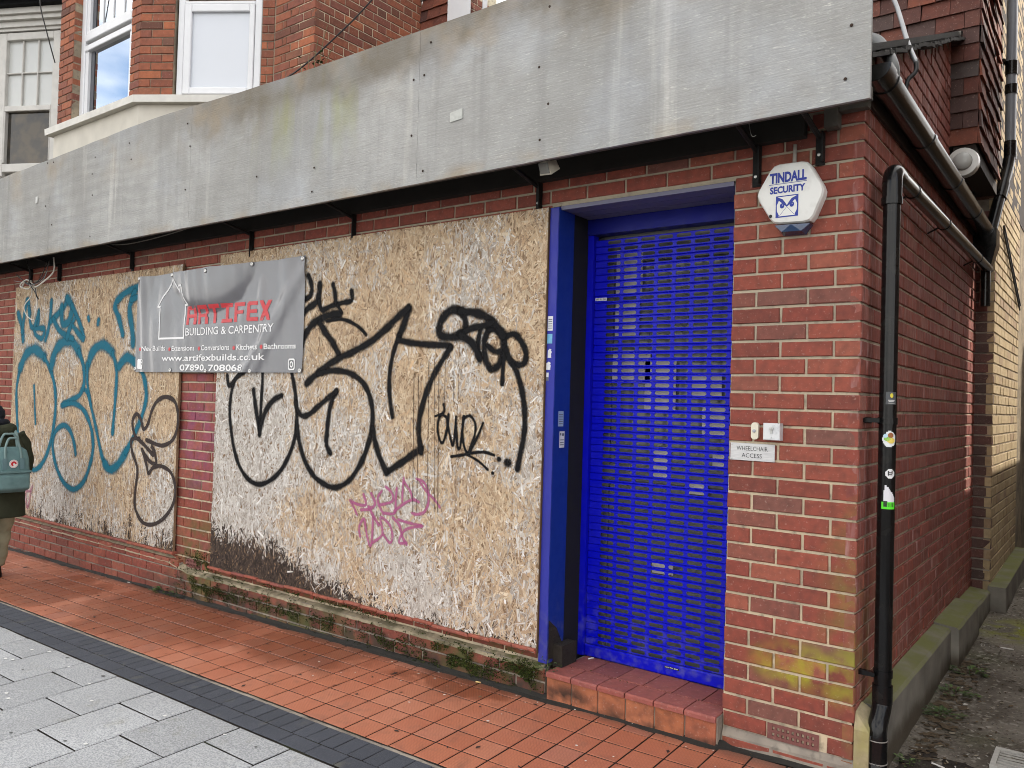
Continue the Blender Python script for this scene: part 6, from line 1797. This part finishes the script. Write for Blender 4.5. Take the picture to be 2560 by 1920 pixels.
# backpack: a thing of its own, worn on the back
pack = thing('backpack', 'square grey-green backpack with round white badge worn by the walking person', 'backpack')
pack.location = per.location
pack.rotation_euler = per.rotation_euler
pc = MT('pack_cloth', .8, .2)
pc.color(pc.mix(pc.ramp(pc.noise(10, 4), [(.35, 0.), (.7, 1.)]), (.135, .225, .225), (.095, .165, .170))); pc.bump(pc.math('ADD', pc.noise(14, 4), pc.math('MULTIPLY', pc.noise(300, 2), .4)), .5, .01)
body = interp_rings([(0, .225, .765, .118, .062, 4), (0, .235, .785, .140, .085, 4.5), (0, .238, .90, .143, .088, 4.5), (0, .228, 1.03, .138, .084, 4.2), (0, .212, 1.10, .128, .070, 3.6), (0, .205, 1.128, .100, .045, 3)], 20)
obj('pack_body', ring_loft(body, 36, .03, 5), pc.m, pack, smooth=True)
pkt = interp_rings([(0, .30, .785, .118, .030, 4), (0, .315, .80, .126, .034, 4.5), (0, .315, .90, .126, .032, 4.5), (0, .306, .935, .122, .022, 4)], 10)
obj('front_pocket', ring_loft(pkt, 30, .03, 9), pc.m, pack, smooth=True)
obj('pocket_flap', MB().box(-.128, .128, .312, .350, .928, .942), pc.m, pack)
hm = plain('handle_teal', (.16, .235, .23), .7, grime=.2)
for y_, w_, zt in ((.285, .060, 1.205), (.215, .085, 1.235)):
    P3 = bez([(-w_, y_ + .03, 1.03), (-w_ * .92, y_ + .012, 1.12), (-w_ * .5, y_, zt - .01), (0, y_, zt), (w_ * .5, y_, zt - .01), (w_ * .92, y_ + .012, 1.12), (w_, y_ + .03, 1.03)], 5)
    obj('carry_handle', MB().tube(P3, .0095, 8), hm, pack, smooth=True)
for sx in (1, -1):
    obj('handle_tab', MB().box(sx * .063 - .017, sx * .063 + .017, .316, .324, .955, 1.045), plain('tab_teal', (.11, .185, .20), .7, grime=.1), pack)
    obj('shoulder_strap', MB().tube(bez([(sx * .09, .17, 1.12), (sx * .11, .06, 1.235), (sx * .12, -.08, 1.255), (sx * .12, -.22, 1.15), (sx * .14, -.22, 1.0), (sx * .19, -.05, .86), (sx * .13, .16, .80)], 6), .016, 8), hm, pack, smooth=True)
lgm = plain('badge_white', (.74, .74, .72), .5, grime=.05)
bd = obj('badge', MB().lathe([(.033, 0), (.033, .004), (.001, .0045)], (0, .322, 1.000), 'y', 24), lgm, pack)
rd = plain('badge_red', (.50, .02, .03), .5, grime=0)
fx = [(.021 * math.cos(a), 1.000 + .021 * math.sin(a)) for a in [math.radians(q) for q in range(-60, 200, 20)]] + [(-.012, .996), (-.004, 1.006), (.006, 1.003), (.006, .992), (.0, .986)]
obj('badge_fox', MB().add([(x, .3285, z) for x, z in fx], [tuple(reversed(range(len(fx))))]), rd, bd)
obj('badge_rim', MB().lathe([(.029, 0), (.029, .0048), (.0275, .0048), (.0275, 0)], (0, .322, 1.0), 'y', 24), rd, bd)

# ---------------------------------------------------------------- weeds, moss and litter
leafm = MT('leaf', .6, .3); leafm.color(leafm.ramp(leafm.rand(), [(0, (.022, .038, .012)), (.5, (.045, .075, .02)), (1, (.085, .13, .035))])); M['leaf'] = leafm.m
mossm = MT('moss', .95, .1); mossm.color(mossm.ramp(mossm.rand(), [(0, (.012, .016, .006)), (.6, (.028, .036, .010)), (1, (.06, .08, .016))])); M['moss'] = mossm.m
def leaves(n, r, h, size, seed, flatz=.4, dirn=None):
    q = random.Random(seed)
    mb = MB()
    for _ in range(n):
        a, rr = q.uniform(0, 2 * math.pi), r * math.sqrt(q.random())
        c = Vector((rr * math.cos(a), rr * math.sin(a) * .5, h * q.random()))
        d = Vector((math.cos(a), math.sin(a) * .7 - .3, q.uniform(-.1, flatz))).normalized()
        s = d.cross(Vector((0, 0, 1))).normalized()
        L = size * q.uniform(.5, 1.3); w_ = L * q.uniform(.28, .45)
        mb.add([c, c + d * L * .5 + s * w_ + Vector((0, 0, .1 * L)), c + d * L, c + d * L * .5 - s * w_ + Vector((0, 0, .1 * L))], [(0, 1, 2, 3)])
    return mb
for lab, x, y, z, n, r, h, sz in (('leafy green weed at the wall foot below the middle brick pier', -5.10, -.055, G(-5.1, 0), 46, .12, .03, .035), ('second leafy weed just right of the first at the wall foot', -4.90, -.05, G(-4.9, 0), 34, .08, .03, .032),
                                  ('tiny seedling on the rotten foot of the blue door post', -1.47, -.055, .06, 22, .05, .05, .022),
                                  ('weed sprouting beside the pipe foot in the alley', .155, .30, alley_z(.155, .3), 36, .05, .04, .024), ('dark weed clump along the concrete plinth, nearest the pipe', .17, .95, alley_z(.17, .95), 70, .10, .03, .026),
                                  ('middle weed clump along the concrete plinth', .18, 1.28, alley_z(.18, 1.28), 70, .11, .03, .028), ('weed clump at the plinth corner in the alley', .20, 1.66, alley_z(.2, 1.66), 55, .09, .04, .030)):
    w = thing('weed', lab, 'weed', 'weeds along the foot of the walls')
    w.location = (x, y, z)
    lf = leaves(n, r, h, sz, int(abs(x * 1000)))
    obj('leaves', lf, M['leaf'], w, kind='stuff')
    obj('stem', MB().tube([(0, 0, -.01), (.004, -.005, h)], .002, 5), M['leaf'], w)
# wispy plant on the fascia top
w = thing('weed', 'wispy dry plant growing behind the fascia top by the brick corner', 'weed')
for i, (dx, dz) in enumerate(((0, .16), (.05, .24), (.10, .30), (-.05, .11), (.14, .15))):
    obj('stem', MB().tube(bez([(-3.35 + dx, -.20, 3.46), (-3.35 + dx * 1.3, -.21, 3.46 + dz * .6), (-3.33 + dx * 1.7, -.22, 3.46 + dz)], 4), .0022, 5), plain('dry_stem', (.20, .17, .09), .9), w)
lf = leaves(14, .10, .12, .03, 5)
lf.v = [(a - 3.30, b - .22, c + 3.49) for a, b, c in lf.v]
obj('leaves', lf, M['leaf'], w, kind='stuff')
# moss on the plinth
def moss(x0, x1, y, z0, z1, n, seed, dens=None):
    q = random.Random(seed); mb = MB()
    for _ in range(n * 3):
        x, z = q.gauss((x0 + x1) / 2, (x1 - x0) / 4), q.gauss((z0 + z1) / 2, (z1 - z0) / 4)
        if mnoise.noise((x * 9, z * 14, seed)) < -.05: continue
        for k in range(2):
            a = q.uniform(0, 6.28); L = q.uniform(.003, .009)
            d = Vector((math.cos(a) * .6, -.75, math.sin(a) * .6 - .15)) * L
            s = Vector((math.sin(a), 0, -math.cos(a))) * L * .45
            c = Vector((x, y, z))
            mb.add([c - s, c + s, c + d + s * .6, c + d - s * .6], [(0, 1, 2, 3)])
    return mb
mo = MB()
for a in ((-4.95, -4.05, -.042, -.14, .10, 800, 1), (-4.95, -4.45, .0, .04, .22, 300, 2), (-4.2, -3.0, -.042, -.10, .06, 500, 3), (-2.95, -2.35, -.045, -.11, .05, 300, 4), (-2.45, -1.70, -.045, -.12, .07, 800, 5), (-1.78, -1.50, -.046, -.08, .10, 500, 6), (-3.4, -2.9, -.042, -.08, .04, 160, 7), (-4.6, -1.6, -.05, .09, .125, 400, 8)):
    b = moss(*a); mo.add(b.v, b.f)
obj('moss_growth', mo, M['moss'], shop, kind='stuff')
# grit and dead leaves in the alley
def grit(n, area, zf, seed, smin, smax):
    q = random.Random(seed); mb = MB()
    for _ in range(n):
        x, y = area(q)
        a, L = q.uniform(0, 6.28), q.uniform(smin, smax) * (1 if q.random() < .9 else 2)
        z = zf(x, y) + .003
        c, s = math.cos(a), math.sin(a)
        w_ = L * q.uniform(.25, .7)
        mb.add([(x - c * L, y - s * L, z), (x - s * w_, y + c * w_, z + q.uniform(.001, .005)), (x + c * L, y + s * L, z + q.uniform(0, .004)), (x + s * w_, y - c * w_, z + .001)], [(0, 3, 2, 1)])
    return mb
gm1 = MT('grit_mix', .9, .2); gm1.color(gm1.ramp(gm1.rand(), [(0, (.05, .035, .02)), (.45, (.12, .085, .05)), (.7, (.24, .21, .16)), (.9, (.45, .43, .39)), (1, (.62, .6, .56))], 'CONSTANT')); M['grit'] = gm1.m
obj('grit', grit(1500, lambda q: (.10 + abs(q.gauss(0, .35)), q.uniform(.1, 4.2)), alley_z, 21, .003, .010), M['grit'], alley, kind='stuff')
obj('dead_leaves', grit(260, lambda q: (.13 + abs(q.gauss(0, .07)), q.uniform(.4, 2.0)), alley_z, 22, .012, .028), plain('dead_leaf', (.085, .06, .035), .9, grime=.4, gscale=40), alley, kind='stuff')
obj('grit', grit(240, lambda q: (q.uniform(-8, 0), -.03 - abs(q.gauss(0, .07))), lambda x, y: G(x, y), 23, .002, .006), M['grit'], pave, kind='stuff')
obj('dark_spots', grit(46, lambda q: (q.uniform(-7, -.5), q.uniform(-.88, -.12)), lambda x, y: G(x, y) - .001, 24, .006, .020), plain('spot_dark', (.035, .022, .018), .8, grime=0), pave, kind='stuff')
def blob_discs(n, area, zf, seed, r0, r1):
    q = random.Random(seed); mb = MB()
    for _ in range(n):
        x, y = area(q); r = q.uniform(r0, r1)
        mb.add([(x + r * math.cos(a) * q.uniform(.8, 1.2), y + r * math.sin(a) * q.uniform(.6, 1.0), zf(x, y) + .0035) for a in [k * math.pi / 5 for k in range(10)]], [tuple(range(10))])
    return mb
obj('gum_spots', blob_discs(22, lambda q: (q.uniform(-4.8, -1.6), q.uniform(-2.0, -1.2)), G, 31, .007, .014), plain('gum_pale', (.66, .66, .64), .8, grime=.1), street, kind='stuff')
obj('gum_spots', blob_discs(14, lambda q: (q.uniform(-4.8, -1.2), q.uniform(-1.9, -1.2)), G, 32, .006, .012), plain('gum_dark', (.10, .10, .10), .8, grime=.1), street, kind='stuff')
obj('paint_flecks', blob_discs(34, lambda q: (q.uniform(-3.2, -.3), -.06 - abs(q.gauss(0, .22))), G, 33, .003, .008), plain('fleck_white', (.66, .65, .62), .7, grime=.1), pave, kind='stuff')
def butt(lab, x, y, z, a, col=(.72, .70, .66), L=.03):
    t = thing('cigarette_butt', lab, 'litter', 'cigarette butts on the ground')
    c, s = math.cos(a) * L / 2, math.sin(a) * L / 2
    obj('paper', MB().tube([(x - c, y - s, z + .004), (x + c * .3, y + s * .3, z + .004)], .0038, 8), plain('butt_paper', col, .8, grime=.1), t)
    obj('filter', MB().tube([(x + c * .3, y + s * .3, z + .004), (x + c, y + s, z + .004)], .0039, 8), plain('butt_filter', (.62, .42, .18) if col[2] < .6 else (.66, .64, .60), .8, grime=.1), t)
butt('orange filtered cigarette butt by the mossy plinth near the step', -1.905, -.075, G(-1.905, -.075), .25, (.7, .5, .2), .030)
butt('white cigarette butt lying in the alley near the drain pipe', .255, .36, alley_z(.255, .36), -.4, L=.055)
butt('short white butt in the alley, left of the longer one', .205, .26, alley_z(.205, .26), .1, L=.022)
butt('long white butt on the mossy slab by the far plinth', .32, 2.30, alley_z(.32, 2.30), .0, L=.07)
butt('pair of pale stubs at the wall foot below the left board', -5.62, -.05, G(-5.62, -.05), .1, L=.05)
butt('white stub leaning in the corner of the step under the shutter', -1.405, .262, .053, 1.2, L=.035)
